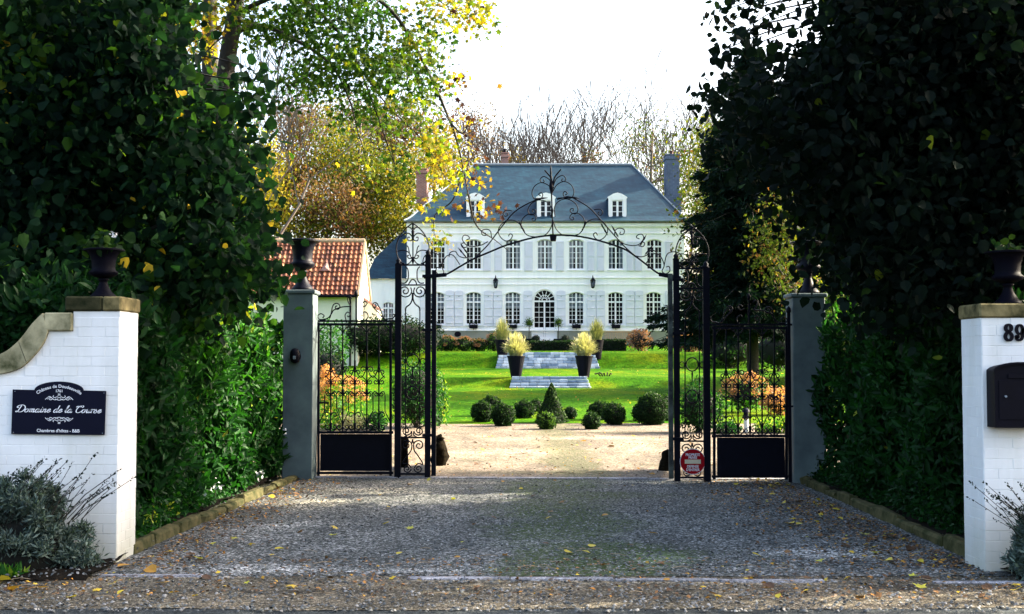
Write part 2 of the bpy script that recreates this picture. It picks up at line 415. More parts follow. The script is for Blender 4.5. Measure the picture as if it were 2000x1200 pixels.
def gravelmat(name, cols, moss=None, scale=55, leafy=0, worn=None, rough=.9, disp=.014, patch=1.2, worn_dapple_at=None):
    """stony ground: cells of three tones, broad patches, optional moss and worn or dappled patches"""
    m, t, b = newmat(name); mp = mapping(t, obj='world')
    vo = N_(t, 'ShaderNodeTexVoronoi'); vo.inputs['Scale'].default_value = scale; t.links.new(mp.outputs[0], vo.inputs['Vector'])
    bw = N_(t, 'ShaderNodeSeparateColor'); t.links.new(vo.outputs['Color'], bw.inputs[0])
    r = ramp(t, [(0, cols[0]), (.45, cols[1]), (.8, cols[2]), (1, cols[3])], bw.outputs[0])
    n = noise(t, mapping(t, (1, .6, 1), 'world'), patch, 7, .62, .3)
    r2 = ramp(t, [(.3, (.6, .62, .62)), (.5, (1, 1, 1)), (.66, (1.5, 1.47, 1.45))], n.outputs[0])
    c = mixc(t, 1.0, r.outputs[0], r2.outputs[0], 'MULTIPLY')
    n3 = noise(t, mp, 14, 6, .7); r3 = ramp(t, [(.35, (.6, .6, .6)), (.65, (1.2, 1.2, 1.2))], n3.outputs[0])
    c = mixc(t, 1.0, c, r3.outputs[0], 'MULTIPLY')
    if moss:
        n4 = noise(t, mapping(t, (.45, .8, 1), 'world'), 1.0, 8, .7, .6)
        s = N_(t, 'ShaderNodeSeparateXYZ'); gm = t.nodes.new('ShaderNodeNewGeometry'); t.links.new(gm.outputs['Position'], s.inputs[0])
        # moss keeps to the strip between the wheel tracks
        mr = N_(t, 'ShaderNodeMapRange', interpolation_type='SMOOTHSTEP'); ab = N_(t, 'ShaderNodeMath', operation='ABSOLUTE')
        sb = N_(t, 'ShaderNodeMath', operation='SUBTRACT'); sb.inputs[1].default_value = moss[1]
        t.links.new(s.outputs[0], sb.inputs[0]); t.links.new(sb.outputs[0], ab.inputs[0]); t.links.new(ab.outputs[0], mr.inputs[0])
        mr.inputs[1].default_value = 0; mr.inputs[2].default_value = moss[2]; mr.inputs[3].default_value = .17; mr.inputs[4].default_value = -.1
        ad = N_(t, 'ShaderNodeMath', operation='ADD'); t.links.new(n4.outputs[0], ad.inputs[0]); t.links.new(mr.outputs[0], ad.inputs[1])
        rr = ramp(t, [(.5, (0, 0, 0)), (.64, (.95, .95, .95))], ad.outputs[0])
        n5 = noise(t, mp, 30, 4, .7); r5 = ramp(t, [(.42, (.08, .08, .08)), (.56, (1, 1, 1))], n5.outputs[0])
        fac = mixc(t, 1.0, rr.outputs[0], r5.outputs[0], 'MULTIPLY')
        c = mixc(t, fac, c, moss[0])
    if worn_dapple_at:      # ragged patches
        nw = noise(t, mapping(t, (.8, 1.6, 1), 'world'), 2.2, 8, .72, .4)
        for wc, blobs in worn_dapple_at:
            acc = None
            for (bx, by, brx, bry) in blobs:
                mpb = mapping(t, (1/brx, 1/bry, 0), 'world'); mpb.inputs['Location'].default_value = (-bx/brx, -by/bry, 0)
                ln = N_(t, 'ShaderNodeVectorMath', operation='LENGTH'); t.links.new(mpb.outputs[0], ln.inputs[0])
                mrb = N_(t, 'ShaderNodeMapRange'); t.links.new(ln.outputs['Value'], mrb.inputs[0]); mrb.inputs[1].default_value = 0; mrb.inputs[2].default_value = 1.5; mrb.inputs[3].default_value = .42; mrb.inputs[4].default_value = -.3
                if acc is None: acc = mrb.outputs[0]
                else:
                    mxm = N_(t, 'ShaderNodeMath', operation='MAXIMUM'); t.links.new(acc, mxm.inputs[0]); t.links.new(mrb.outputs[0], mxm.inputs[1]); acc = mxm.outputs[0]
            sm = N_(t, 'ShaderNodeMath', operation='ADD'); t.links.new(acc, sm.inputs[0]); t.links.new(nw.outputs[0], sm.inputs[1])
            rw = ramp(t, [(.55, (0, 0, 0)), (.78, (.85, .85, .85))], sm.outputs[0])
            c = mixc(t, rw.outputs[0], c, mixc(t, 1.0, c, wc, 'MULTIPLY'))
    t.links.new(c, b.inputs['Base Color']); b.inputs['Roughness'].default_value = rough
    b.inputs['Specular IOR Level'].default_value = .2
    mm = N_(t, 'ShaderNodeMath', operation='SUBTRACT'); t.links.new(bw.outputs[0], mm.inputs[0]); t.links.new(vo.outputs['Distance'], mm.inputs[1])
    bump(t, b, mm.outputs[0], .8, disp); return m
M['drive'] = gravelmat('grey_gravel', [(.016, .02, .018), (.065, .07, .064), (.19, .192, .185), (.46, .46, .45)], moss=((.040, .068, .006), .6, 1.4), scale=62, worn_dapple_at=[((2.3, 2.25, 2.25), [(-2.0, 9.5, 1.3, .28), (-.9, 9.45, .9, .2), (1.2, 10.0, .5, .5), (2.6, 10.3, .9, .5), (-2.2, 11.6, .6, 1.2)]), ((2.3, 2.1, 1.75), [(-1.6, 15.2, 1.3, .7), (-2.2, 13.8, .6, .8), (-.7, 16.2, 1.2, .35), (1.6, 16.3, 1.0, .3)])])
M['forecourt'] = gravelmat('beige_gravel', [(.07, .055, .04), (.17, .135, .10), (.25, .205, .155), (.36, .30, .24)], moss=((.06, .075, .025), .9, .9), scale=45, patch=1.1, worn_dapple_at=[((.5, .55, .45), [(.6, 17.6, 2.2, .5), (2.6, 18.6, 1.2, .7), (-2.0, 19.5, .7, 1.2), (2.5, 25.5, 2.5, .5)]), ((1.5, 1.5, 1.5), [(0, 21, 2, 1), (1.6, 24, 2, .8)])])  # darkening blobs paint shadow dapples along with grass and leaf debris
M['verge'] = gravelmat('gritty_verge', [(.025, .022, .016), (.10, .085, .06), (.17, .145, .10), (.4, .35, .27)], scale=80, patch=1.5, worn_dapple_at=[((2.2, 2.2, 2.3), [(.2, 9.05, 2.0, .1), (1.3, 8.95, 1.2, .12), (-2.2, 9.2, 1.2, .09)]), ((.45, .45, .45), [(-1.2, 8.6, 1.5, .12), (2.8, 8.75, 1.2, .2), (-3.4, 8.9, .8, .3)])])
M['asphalt'] = gravelmat('old_asphalt', [(.012, .017, .02), (.025, .032, .036), (.04, .048, .05), (.10, .11, .11)], scale=110, patch=1.0, disp=.006)
M['gutter'] = gravelmat('pale_concrete', [(.15, .15, .16), (.24, .24, .26), (.33, .33, .36), (.42, .42, .45)], scale=90, patch=2.5, disp=.004)
def lawnmat():
    m, t, b = newmat('lawn_grass'); mp = mapping(t, obj='world')
    n = noise(t, mapping(t, (.5, .25, 1), 'world'), 1.0, 8, .65, .3); n2 = noise(t, mapping(t, (11, 4.5, 11), 'world'), 1, 8, .75)
    r = ramp(t, [(.3, (.014, .084, .0015)), (.5, (.042, .125, .002)), (.72, (.13, .17, .004))], n.outputs[0])
    r2 = ramp(t, [(.32, (.3, .35, .3)), (.68, (1.7, 1.55, 1.4))], n2.outputs[0])
    t.links.new(mixc(t, 1.0, r.outputs[0], r2.outputs[0], 'MULTIPLY'), b.inputs['Base Color'])
    b.inputs['Roughness'].default_value = .9; b.inputs['Specular IOR Level'].default_value = .03
    bump(t, b, n2.outputs[0], .9, .05); return m
M['lawn'] = lawnmat()
M['ground'] = simple('rough_ground', (.05, .06, .025), .95, .5, 2, .5, .05, c2=(.03, .03, .015))
# leaves
M['lf_linden'] = leafmat('linden_leaf', [(0, (.003, .011, .008)), (.5, (.008, .028, .012)), (.8, (.04, .10, .010)), (.93, (.30, .30, .03)), (1, (.55, .36, .03))], .45, .65, .05)
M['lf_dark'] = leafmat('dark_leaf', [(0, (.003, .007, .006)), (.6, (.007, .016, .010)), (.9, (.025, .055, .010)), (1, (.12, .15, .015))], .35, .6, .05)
M['lf_maple'] = leafmat('maple_leaf', [(0, (.010, .032, .006)), (.4, (.022, .056, .008)), (.62, (.085, .115, .012)), (.8, (.24, .20, .012)), (.92, (.30, .17, .02)), (1, (.04, .016, .018))], .45, .6, .08, 1.6)
M['lf_laurel'] = leafmat('laurel_leaf', [(0, (.004, .020, .006)), (.5, (.013, .070, .012)), (.85, (.04, .16, .014)), (1, (.4, .42, .05))], .3, .5, .12)
M['lf_autumn'] = leafmat('autumn_leaf', [(0, (.085, .05, .036)), (.2, (.14, .095, .055)), (.38, (.15, .06, .028)), (.5, (.03, .055, .012)), (.65, (.075, .10, .015)), (.8, (.24, .2, .02)), (1, (.34, .22, .02))], .4, .6, .05, 1.1)
M['lf_spruce'] = leafmat('spruce_needle', [(0, (.003, .009, .008)), (.7, (.009, .026, .016)), (1, (.05, .09, .012))], .2, .6, .05)
M['lf_box'] = leafmat('box_leaf', [(0, (.004, .013, .006)), (.5, (.012, .036, .010)), (1, (.09, .17, .025))], .3, .55, .08)
M['lf_grey'] = leafmat('lavender_leaf', [(0, (.022, .04, .036)), (.5, (.065, .10, .09)), (1, (.2, .27, .24))], .2, .6, .3)
M['lf_dry'] = leafmat('dry_bloom', [(0, (.13, .06, .045)), (.5, (.36, .17, .10)), (.8, (.6, .27, .10)), (1, (.6, .42, .07))], .4, .6, .2, 1.2)
M['lf_straw'] = leafmat('straw_blade', [(0, (.16, .19, .05)), (.5, (.33, .32, .16)), (1, (.55, .50, .33))], .35, .6, .2, 1.1)
M['lf_fallen'] = leafmat('fallen_leaf', [(0, (.05, .028, .018)), (.3, (.17, .09, .045)), (.55, (.45, .2, .04)), (.8, (.6, .42, .04)), (1, (.42, .44, .06))], .2, .6, .3)
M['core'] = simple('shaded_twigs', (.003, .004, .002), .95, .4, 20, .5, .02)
TMPL['stone'] = ([(-.5,-.3,0),(.3,-.45,0),(.55,.2,0),(-.2,.45,0),(0,0,.42)], [(0,1,4),(1,2,4),(2,3,4),(3,0,4)])
M['lf_grass'] = leafmat('grass_blade', [(0, (.015, .08, .004)), (.6, (.05, .13, .004)), (1, (.16, .2, .008))], .45, .7, .05)
def _st():
    m, t, b = newmat('loose_stone'); at = N_(t, 'ShaderNodeAttribute', attribute_name='tint')
    r = ramp(t, [(0, (.02, .024, .026)), (.5, (.09, .10, .10)), (.85, (.17, .17, .17)), (1, (.3, .3, .29))], at.outputs['Fac']); t.links.new(r.outputs[0], b.inputs['Base Color']); b.inputs['Roughness'].default_value = .85; return m
M['stones'] = _st()
# ================================================================== the setting: ground, road, drive, lawn
def sheet(name, x0, x1, y0, y1, nx, ny, off, mat, edge=0, kind='structure', rough=0):
    ys = np.unique(np.concatenate([np.linspace(y0, y1, ny + 1), [a for a in TX if y0 < a < y1]]))
    V = []; F_ = []
    for j, y in enumerate(ys):
        for i in range(nx + 1):
            x = x0 + (x1 - x0) * i / nx; yy = y
            if edge and j in (0, len(ys) - 1): yy += edge * math.sin(x * 1.7 + j) * math.sin(x * .63 + 2) + rnd.uniform(-1, 1) * edge * .35
            V.append((x, yy, T(yy) + off + (rnd.uniform(-1, 1) * rough if rough else 0)))
    n = nx + 1
    for j in range(len(ys) - 1):
        for i in range(nx): F_.append((j*n+i, j*n+i+1, (j+1)*n+i+1, (j+1)*n+i))
    me = bpy.data.meshes.new(name); me.from_pydata(V, [], F_)
    me.polygons.foreach_set('use_smooth', [True] * len(F_)); me.update()
    return tag(link(name, me, mat), kind=kind)
sheet('ground', -400, 400, -60, 400, 60, 60, -.02, M['ground'])
sheet('road', -60, 60, -30, 8.15, 200, 20, 0, M['asphalt'], edge=.06)
sheet('road_verge', -40, 40, 8.0, 9.35, 260, 10, .004, M['verge'], edge=.05, rough=.003)
sheet('drive', -3.15, 3.75, 9.2, 17.1, 60, 60, .008, M['drive'], rough=.004)
sheet('forecourt', -14, 16, 16.9, 28.9, 90, 40, .012, M['forecourt'], edge=.05)
sheet('lawn', -45, 45, 28.3, 71, 160, 60, .02, M['lawn'], edge=.18)
# pale channel of concrete between the verge and the drive, in slabs
t_ = thing('drainage_channel', 'pale concrete channel with an open joint crossing the mouth of the drive', 'drainage channel', (0, 9.1, 0))
for i in (0, 3, 4, 5, 6, 8):
    xa = -3.05 + i * .76; ya = 9.20 - i * .035
    b = MB(); b.box(xa, xa + .735 + .015, ya - .035, ya + .035, -.03, .019 + rnd.uniform(-.003, .003), .006)
    for v_ in range(len(b.v)): b.v[v_] = (b.v[v_][0], b.v[v_][1] + rnd.uniform(-.012, .012), b.v[v_][2])
    b.build('slab', M['gutter'], t_)
t_ = thing('threshold_strip', 'pale worn concrete threshold under the wrought iron gates', 'threshold', (0, 16.9, 0))
for i in range(10):
    xa = -2.9 + i * .68; b = MB(); b.box(xa, xa + .66, 16.86 - i*.03, 17.02 - i*.03, -.02, .02 + rnd.uniform(-.003, .003), .006)
    b.build('slab', M['gutter'], t_)
# kerb stones, each laid askew
def kerb(name, label, x0, y0, x1, y1, g):
    t = thing(name, label, 'kerb', (x0, y0, 0)); y = y0
    while y < y1:
        L = rnd.uniform(.5, .95); xm = x0 + (x1 - x0) * (y + L/2 - y0) / (y1 - y0)
        b = MB(); b.box(-.055, .055, -L/2 + .012, L/2 - .012, -.1, .10 + rnd.uniform(-.03, .02), .02)
        o = b.build('kerb_stone', M['kerb'])
        for v in o.data.vertices: v.co += Vector((rnd.uniform(-1, 1), rnd.uniform(-1, 1), rnd.uniform(-1, 1))) * .013
        o.parent = t; o.location = (xm - x0, y + L/2 - y0, 0)
        o.rotation_euler = (rnd.uniform(-.02, .02), rnd.uniform(-.16, .16), -(x1 - x0) / (y1 - y0) + rnd.uniform(-.025, .025)); y += L
    return t
kerb('kerb', 'low mossy kerb of rough stones edging the drive below the bright left hedge', -3.17, 10.2, -2.9, 17.4, 'l')
kerb('kerb', 'shaded kerb with leaf litter edging the drive below the dark right hedge', 3.72, 9.75, 3.85, 16.9, 'r')
# planting soil behind the kerbs
for nm, xa, xb in (('flower_bed', -8, -3.15), ('flower_bed', 3.8, 9)):
    b = MB(); nx, ny = 24, 40
    for j in range(ny + 1):
        for i in range(nx + 1):
            b.v.append((xa + (xb-xa)*i/nx, 9.9 + 7.6*j/ny, .05 + rnd.uniform(0, .05)))
    for j in range(ny):
        for i in range(nx): b.f.append((j*(nx+1)+i, j*(nx+1)+i+1, (j+1)*(nx+1)+i+1, (j+1)*(nx+1)+i))
    tag(b.build(nm, M['soil'], smooth=True), kind='structure')
for xa, xb in ((-9, -3.1), (3.7, 9)):
    b = MB(); nx, ny = 50, 8
    for j in range(ny + 1):
        for i in range(nx + 1):
            b.v.append((xa + (xb-xa)*i/nx, 9.0 + 1.0*j/ny + rnd.uniform(-.02,.02), (.03 if 0 < j else -.01) + rnd.uniform(0, .03)))
    for j in range(ny):
        for i in range(nx): b.f.append((j*(nx+1)+i, j*(nx+1)+i+1, (j+1)*(nx+1)+i+1, (j+1)*(nx+1)+i))
    tag(b.build('flower_bed', M['soil'], smooth=True), kind='structure')

# ================================================================== lettering helpers
def text_geo(s, size, bold=0.0, spacing=1.0):
    cu = bpy.data.curves.new('lettering', 'FONT'); cu.body = s; cu.size = size; cu.align_x = 'CENTER'; cu.offset = bold; cu.resolution_u = 3
    cu.space_character = spacing
    o = bpy.data.objects.new('tmp', cu); COL.objects.link(o)
    dg = bpy.context.evaluated_depsgraph_get(); dg.update(); me = bpy.data.meshes.new_from_object(o.evaluated_get(dg))
    V = np.array([v.co[:2] for v in me.vertices]); Fs = [tuple(p.vertices) for p in me.polygons]
    bpy.data.objects.remove(o); bpy.data.curves.remove(cu); bpy.data.meshes.remove(me)
    return V, Fs
def flat(V, Fs, f, name, mat, parent):
    """2-D shape to world through f(x, z) -> point"""
    b = MB(); b.add([f(x, z) for x, z in V], Fs); return b.build(name, mat, parent)
def ribbon(strokes, w, pen=.35):
    """pen strokes with thick downstrokes; returns verts, faces in 2-D"""
    V = []; Fs = []
    for st in strokes:
        P = [p.xy for p in cat([(x, y, 0) for x, y in st], 6)] if len(st) > 2 else [Vector(p) for p in st]
        n = len(V)
        for i, p in enumerate(P):
            d = (P[min(i+1, len(P)-1)] - P[max(i-1, 0)]); d = d.normalized() if d.length else Vector((1, 0))
            ww = w * (pen + (1 - pen) * abs(d.y)) / 2
            V += [(p.x - d.y*ww, p.y + d.x*ww), (p.x + d.y*ww, p.y - d.x*ww)]
        for i in range(len(P) - 1): Fs.append((n+2*i, n+2*i+1, n+2*i+3, n+2*i+2))
    return V, Fs
OV = [(.82,.85),(.5,1),(.15,.75),(.08,.4),(.3,0),(.65,.1),(.85,.5),(.8,.85)]
GL = {  # script letters: strokes, advance
 'o': ([[(.6,1),(.2,.85),(.08,.4),(.3,0),(.65,.15),(.75,.6),(.55,1),(.7,.85),(1.05,.95)]], 1.0),
 'm': ([[(0,.75),(.12,1),(.15,.7),(.12,0)],[(.14,.5),(.4,.98),(.55,.85),(.52,0)],[(.54,.5),(.8,.98),(.95,.85),(.92,.15),(1.05,0),(1.25,.3)]], 1.3),
 'n': ([[(0,.75),(.12,1),(.15,.7),(.12,0)],[(.14,.5),(.42,.98),(.58,.85),(.55,.15),(.68,0),(.9,.3)]], .95),
 'a': ([[(.7,.85),(.4,1),(.1,.6),(.15,.1),(.4,0),(.7,.5),(.74,1)],[(.74,1),(.7,.2),(.85,0),(1.05,.3)]], 1.1),
 'i': ([[(0,.5),(.15,1),(.12,.2),(.28,0),(.5,.3)],[(.19,1.38),(.21,1.5)]], .52),
 'e': ([[(-.05,.3),(.45,.55),(.6,.85),(.4,1),(.12,.65),(.12,.2),(.35,0),(.85,.4)]], .82),
 'd': ([[(.7,.85),(.4,1),(.1,.6),(.15,.1),(.4,0),(.7,.5),(.76,1)],[(.86,2.05),(.76,1),(.72,.2),(.87,0),(1.05,.3)]], 1.1),
 'l': ([[(-.05,.3),(.3,1.4),(.35,2.0),(.2,1.9),(.14,1),(.14,.15),(.3,0),(.5,.3)]], .52),
 'u': ([[(0,.6),(.14,1),(.12,.2),(.3,0),(.6,.5),(.64,1)],[(.64,1),(.6,.2),(.74,0),(.95,.3)]], .98),
 'r': ([[(0,.7),(.14,1.05),(.2,.85),(.14,0)],[(.15,.5),(.35,.93),(.6,1.02),(.66,.86)]], .75),
 's': ([[(-.1,.15),(.3,1.12)],[(.3,1.12),(.32,.8),(.56,.45),(.46,.05),(.15,0),(.05,.15)],[(.5,.1),(.8,.4)]], .78),
 'D': ([[(.75,1.95),(.6,1.2),(.45,.3),(.2,.02),(.0,.2),(.3,.3),(.8,.02),(1.4,.2),(1.75,1.0),(1.5,1.75),(.9,2.1),(.2,1.95),(-.1,1.5),(.1,1.3),(.25,1.45)]], 1.85),
 'C': ([[(1.15,1.5),(1.35,1.8),(1.15,2.08),(.85,1.9),(.8,1.6)],[(1.15,2.08),(.5,1.85),(.15,1.1),(.2,.3),(.6,0),(1.05,.15),(1.35,.5)],[(.5,1.9),(.0,1.85),(-.15,1.6)]], 1.35),
 ' ': ([], .6)}
def script_text(s):
    st = []; x = 0
    for ch in s:
        g, adv = GL[ch]
        for k in g: st.append([(x + a + .33*b, b) for a, b in k])
        x += adv
    return st, x

# ================================================================== white entrance walls with bricks of their own
def brick_mesh(Lx, H, D):
    b = MB(); b.box(0, Lx, 0, D, 0, H, .0018); me = bpy.data.meshes.new('brick'); me.from_pydata(b.v, [], b.f); me.materials.append(M['paint']); me.update(); return me
_bm = {}
def put_brick(parent, x, y, z, L, H, D, rot=0):
    key = (round(L, 3), round(H, 3), round(D, 3))
    if key not in _bm: _bm[key] = brick_mesh(L, H, D)
    o = bpy.data.objects.new('brick', _bm[key]); COL.objects.link(o); o.parent = parent
    o.location = Vector((x, y, z)) - wloc(parent) + Vector((rnd.uniform(-.001, .001), rnd.uniform(-.0012, .0012), 0)); o.rotation_euler = (0, 0, rot)
def front_bricks(parent, xa, xb, yf, z0, z1, lim=None, L=.22, H=.078, J=.0025):
    k = 0; z = z0
    while z + H * .6 < z1:
        h = min(H, z1 - z) - J
        x = xb; first = True
        while x > xa + .03:
            l = L * (.5 if (k % 2 and first) else 1); first = False
            a = max(xa, x - l)
            if lim is not None:
                while a < x - .02 and lim(a) < z + h + .004: a += .02
            if x - a > .03: put_brick(parent, a + J/2, yf, z + J/2, x - a - J, h, .03)
            x -= l
            if lim is not None and lim(x) < z + h: break
        z += H; k += 1

YL = 9.8; kL = YL / F
t_ = thing('entrance_wall', 'white painted brick wall end with navy house sign and swooping mossy coping', 'wall', (-3.5, YL, 0))
LW = t_
low = [(-240, 737), (-60, 735), (0, 731), (40, 720), (68, 695), (87, 670), (96, 647)]
up_ = [(86, 612), (65, 633), (37, 668), (0, 693), (-60, 699), (-240, 700)]
lw = [W(x, y, YL) for x, y in low]; uw = [W(x, y, YL) for x, y in up_]
xr, xl = -3.128, -5.0
ztop = W(200, 608, YL).z
zsh = W(120, 647, YL).z; xsh = W(143, 647, YL).x
curve_c = cat([(p.x, p.z, 0) for p in lw], 5)
curve_u = cat([(p.x, p.z, 0) for p in uw], 5)
def limL(x):
    if x > xsh - .002: return ztop
    if x > lw[-1].x: return zsh
    return float(np.interp(x, [p.x for p in curve_c], [p.y for p in curve_c]))
b = MB(); poly = [(xl, -.1), (xr - .0022, -.1), (xr - .0022, ztop - .002), (xsh, ztop - .002), (xsh, zsh - .002)] + [(p.x, p.y - .002) for p in reversed(curve_c)] + [(xl, curve_c[0].y)]
poly = [p for i, p in enumerate(poly) if i == 0 or (abs(p[0]-poly[i-1][0]) + abs(p[1]-poly[i-1][1])) > 1e-4]
b.prism(poly, YL + .0022, YL + .48)
b.build('masonry_core', M['paint'], t_)
front_bricks(t_, -4.95, xr - .004, YL - .001, 0, ztop, limL)
z = 0; k = 0
while z + .05 < ztop:
    ys = [YL + .006, YL + .11, YL + .33, YL + .478] if k % 2 else [YL + .006, YL + .22, YL + .44, YL + .478]
    for i in range(len(ys) - 1):
        if ys[i+1] - ys[i] > .05: put_brick(t_, xr, ys[i] + .002, z + .002, ys[i+1] - ys[i] - .0025, min(.078, ztop - z) - .0025, .03, PI / 2)
    z += .078; k += 1
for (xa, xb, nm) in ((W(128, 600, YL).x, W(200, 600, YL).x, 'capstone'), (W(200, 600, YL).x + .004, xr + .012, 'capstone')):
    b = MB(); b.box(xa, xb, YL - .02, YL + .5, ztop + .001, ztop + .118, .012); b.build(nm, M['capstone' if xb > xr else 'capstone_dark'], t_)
# coping: one flat stone by the pillar, then curved stones
b = MB(); b.box(W(88, 640, YL).x, xsh - .003, YL - .03, YL + .3, zsh + .001, W(120, 611, YL).z, .01); b.build('coping_stone', M['coping'], t_)
nseg = 5; lo = [Vector((p.x, p.y)) for p in curve_c]; hi = [Vector((p.x, p.y)) for p in reversed(curve_u)]
def samp(P, u):
    d = [0]
    for i in range(1, len(P)): d.append(d[-1] + (P[i] - P[i-1]).length)
    u *= d[-1]; return (float(np.interp(u, d, [p.x for p in P])), float(np.interp(u, d, [p.y for p in P])))
for i in range(nseg):
    u0, u1 = i / nseg + .002, (i + 1) / nseg - .002; m = 8
    A = [samp(lo, u0 + (u1-u0)*k/m) for k in range(m+1)]; B = [samp(hi, u0 + (u1-u0)*k/m) for k in range(m+1)]
    b = MB(); b.prism([(x, z + .001) for x, z in A] + B[::-1], YL - .03 + rnd.uniform(-.003, .003), YL + .3); b.build('coping_stone', M['coping'], t_)

# house sign
S_ = thing('house_sign', 'navy enamel sign with arched top and white script lettering on the white wall', 'sign', tuple(W(115, 850, YL - .02)))
q = [(22, 848), (204, 850), (207, 764), (163, 763)]
arc = [(115 + 48*math.cos(a)*1.0, 763 - 17.5*math.sin(a)) for a in np.linspace(.12, PI - .12, 18)]
poly = [W(x, y, YL - .02) for x, y in q + arc + [(68, 762), (25, 761)]]
b = MB(); b.prism([(p.x, p.z) for p in poly], YL - .022, YL - .012); b.build('sign_plate', M['navy'], S_)
kz = 1 / kL
YS = YL - .026
def sp(px0, py0, k=1.0, tilt=.012):
    c = W(px0, py0, YS)
    return lambda x, z: (c.x + x*k*kL, YS, c.z + z*k*kL - x*k*kL*tilt)
st, wd = script_text('Domaine de la Course'); kk = 166 / wd
V, Fs = ribbon([[(x*kk, y*6.6) for x, y in s] for s in st], 1.95, .42); flat(V, Fs, sp(30, 805), 'lettering', M['white_ink'], S_)
def arctext(s, R, size, px0, py0, name):
    V, Fs = text_geo(s, size, .012*size, 1.02)
    b_ = np.array([( (R + y)*math.sin(x/R), (R + y)*math.cos(x/R) - R) for x, y in V]); flat(b_, Fs, sp(px0, py0), name, M['white_ink'], S_)
arctext('Château de Doudeauville', 72, 8.6, 115.5, 757.5, 'lettering')
V, Fs = text_geo('1761', 7.5, .12); flat(V, Fs, sp(115.5, 766.5), 'lettering', M['white_ink'], S_)
V, Fs = text_geo("Chambres d'hôtes - B&B", 8.6, .1, .97); flat(V, Fs, sp(113.5, 844.5), 'lettering', M['white_ink'], S_)
def flourish(py, up):
    st = []
    for s in (-1, 1):
        st.append([(s*2, 0), (s*9, -2.5*up), (s*15, 2*up), (s*19, 4*up), (s*24, 1*up), (s*27, -2*up)])
        st.append([(s*13, -1*up), (s*17, -2.5*up), (s*20, 0), (s*18, 2*up), (s*16, .5*up)])
        st.append([(s*1, 8*up), (s*4, 4*up), (s*9, 2*up), (s*12, 4*up), (s*10.5, 6*up)])
        st.append([(s*0, 2*up), (s*4, 3.5*up), (s*2, 6*up), (s*0, 7*up)])
        st.append([(s*22, -1*up), (s*24, .6*up), (s*22.5, 2*up)])
    st.append([(-2.5, 9*up), (2.5, 9*up)]); st.append([(-8, -.5*up), (0, -3*up), (8, -.5*up)])
    V, Fs = ribbon(st, 1.2, .8); flat(V, Fs, sp(115.5, py), 'ornament', M['white_ink'], S_)
flourish(779, 1); flourish(818.5, -1)
for x, y in ((29, 764.5), (26, 845), (200, 846.5), (203, 768)):
    c = W(x, y, YS); b = MB(); b.tube([(c.x, YL - .022, c.z), (c.x, YL - .027, c.z)], .004, 8); b.build('screw', M['lead'], S_)

YR = 9.4; kR = YR / F
t_ = thing('entrance_wall', 'white painted brick wall end carrying the house number and black letterbox', 'wall', (3.9, YR, 0))
xa = W(1920, 860, YR).x; zr = W(1930, 621, YR).z
b = MB(); b.box(xa + .0022, xa + 1.6, YR + .0022, YR + .42, -.1, zr - .002); b.build('masonry_core', M['paint'], t_)
k = 0; z = 0
while z + .05 < zr:
    x = xa + .004; h = min(.078, zr - z) - .0025
    first = True
    while x < xa + 1.5:
        l = .11 if (k % 2 and first) else .22; first = False
        put_brick(t_, x + .002, YR - .001, z + .002, l - .0025, h, .03); x += l
    ys = [YR + .006, YR + .11, YR + .33, YR + .418] if k % 2 else [YR + .006, YR + .22, YR + .418]
    for i in range(len(ys) - 1):
        put_brick(t_, xa + .03, ys[i] + .002, z + .002, ys[i+1] - ys[i] - .0025, h, .03, PI / 2)
    z += .078; k += 1
for i in range(3):
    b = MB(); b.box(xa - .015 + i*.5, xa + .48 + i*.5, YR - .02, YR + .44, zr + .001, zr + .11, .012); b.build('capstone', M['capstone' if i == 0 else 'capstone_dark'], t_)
# number 89
n_ = thing('house_number', 'bold black numerals 89 fixed high on the white wall', 'house number', tuple(W(1990, 668, YR - .02)))
def numeral(strokes, name, w):
    V, Fs = ribbon(strokes, w, .62); c = W(1981, 667, YR - .012); b = MB()
    for yy in (0,):
        b.add([(c.x + x*kR, YR - .014, c.z + z*kR) for x, z in V], Fs)
    o = b.build(name, M['black'], n_); sol = o.modifiers.new('s', 'SOLIDIFY'); sol.thickness = .01; sol.offset = 0; return o
def ell(cx, cz, rx, rz, a0=90, a1=450, n=16): return [(cx + rx*math.cos(rad(a)), cz + rz*math.sin(rad(a))) for a in np.linspace(a0, a1, n)]
numeral([ell(-11, 26, 5.5, 6.2), ell(-11, 9.5, 6.3, 7.6)], 'digit_eight', 7)
numeral([ell(10.5, 23, 6.0, 8.6), [(16.5, 25), (17, 16), (15, 6), (9.5, 2.2), (5, 4.5), (5, 8)], ell(5.6, 9, 1.6, 1.6, 90, 450, 9)], 'digit_nine', 6.4)
# letterbox
m_ = thing('letterbox', 'black arched metal letterbox hanging on the white wall under the number', 'letterbox', tuple(W(1975, 838, YR - .15)))
p0, p1 = W(1944, 836, YR - .16), W(1944, 725, YR - .16)
wb = .40; x0 = p0.x; x1 = x0 + wb; zb, zs = p0.z, p1.z
prof = [(x0, zb), (x1, zb), (x1, zs)] + [(x0 + wb/2 + wb/2*math.cos(a), zs + .055*math.sin(a)) for a in np.linspace(.2, PI - .2, 10)] + [(x0, zs)]
b = MB(); b.prism(prof, YR - .16, YR - .003); b.build('box_body', M['black'], m_)
lid = [(x0 - .014, zs - .006)] + [(x0 + wb/2 + (wb/2+.012)*math.cos(a), zs + .008 + .06*math.sin(a)) for a in np.linspace(PI - .1, .1, 12)] + [(x1 + .014, zs - .006), (x1 + .014, zs - .02)] + [(x0 + wb/2 + (wb/2+.008)*math.cos(a), zs - .008 + .06*math.sin(a)) for a in np.linspace(.1, PI - .1, 12)] + [(x0 - .014, zs - .02)]
b = MB(); b.prism(lid, YR - .185, YR - .162); b.build('lid_rim', M['black'], m_)
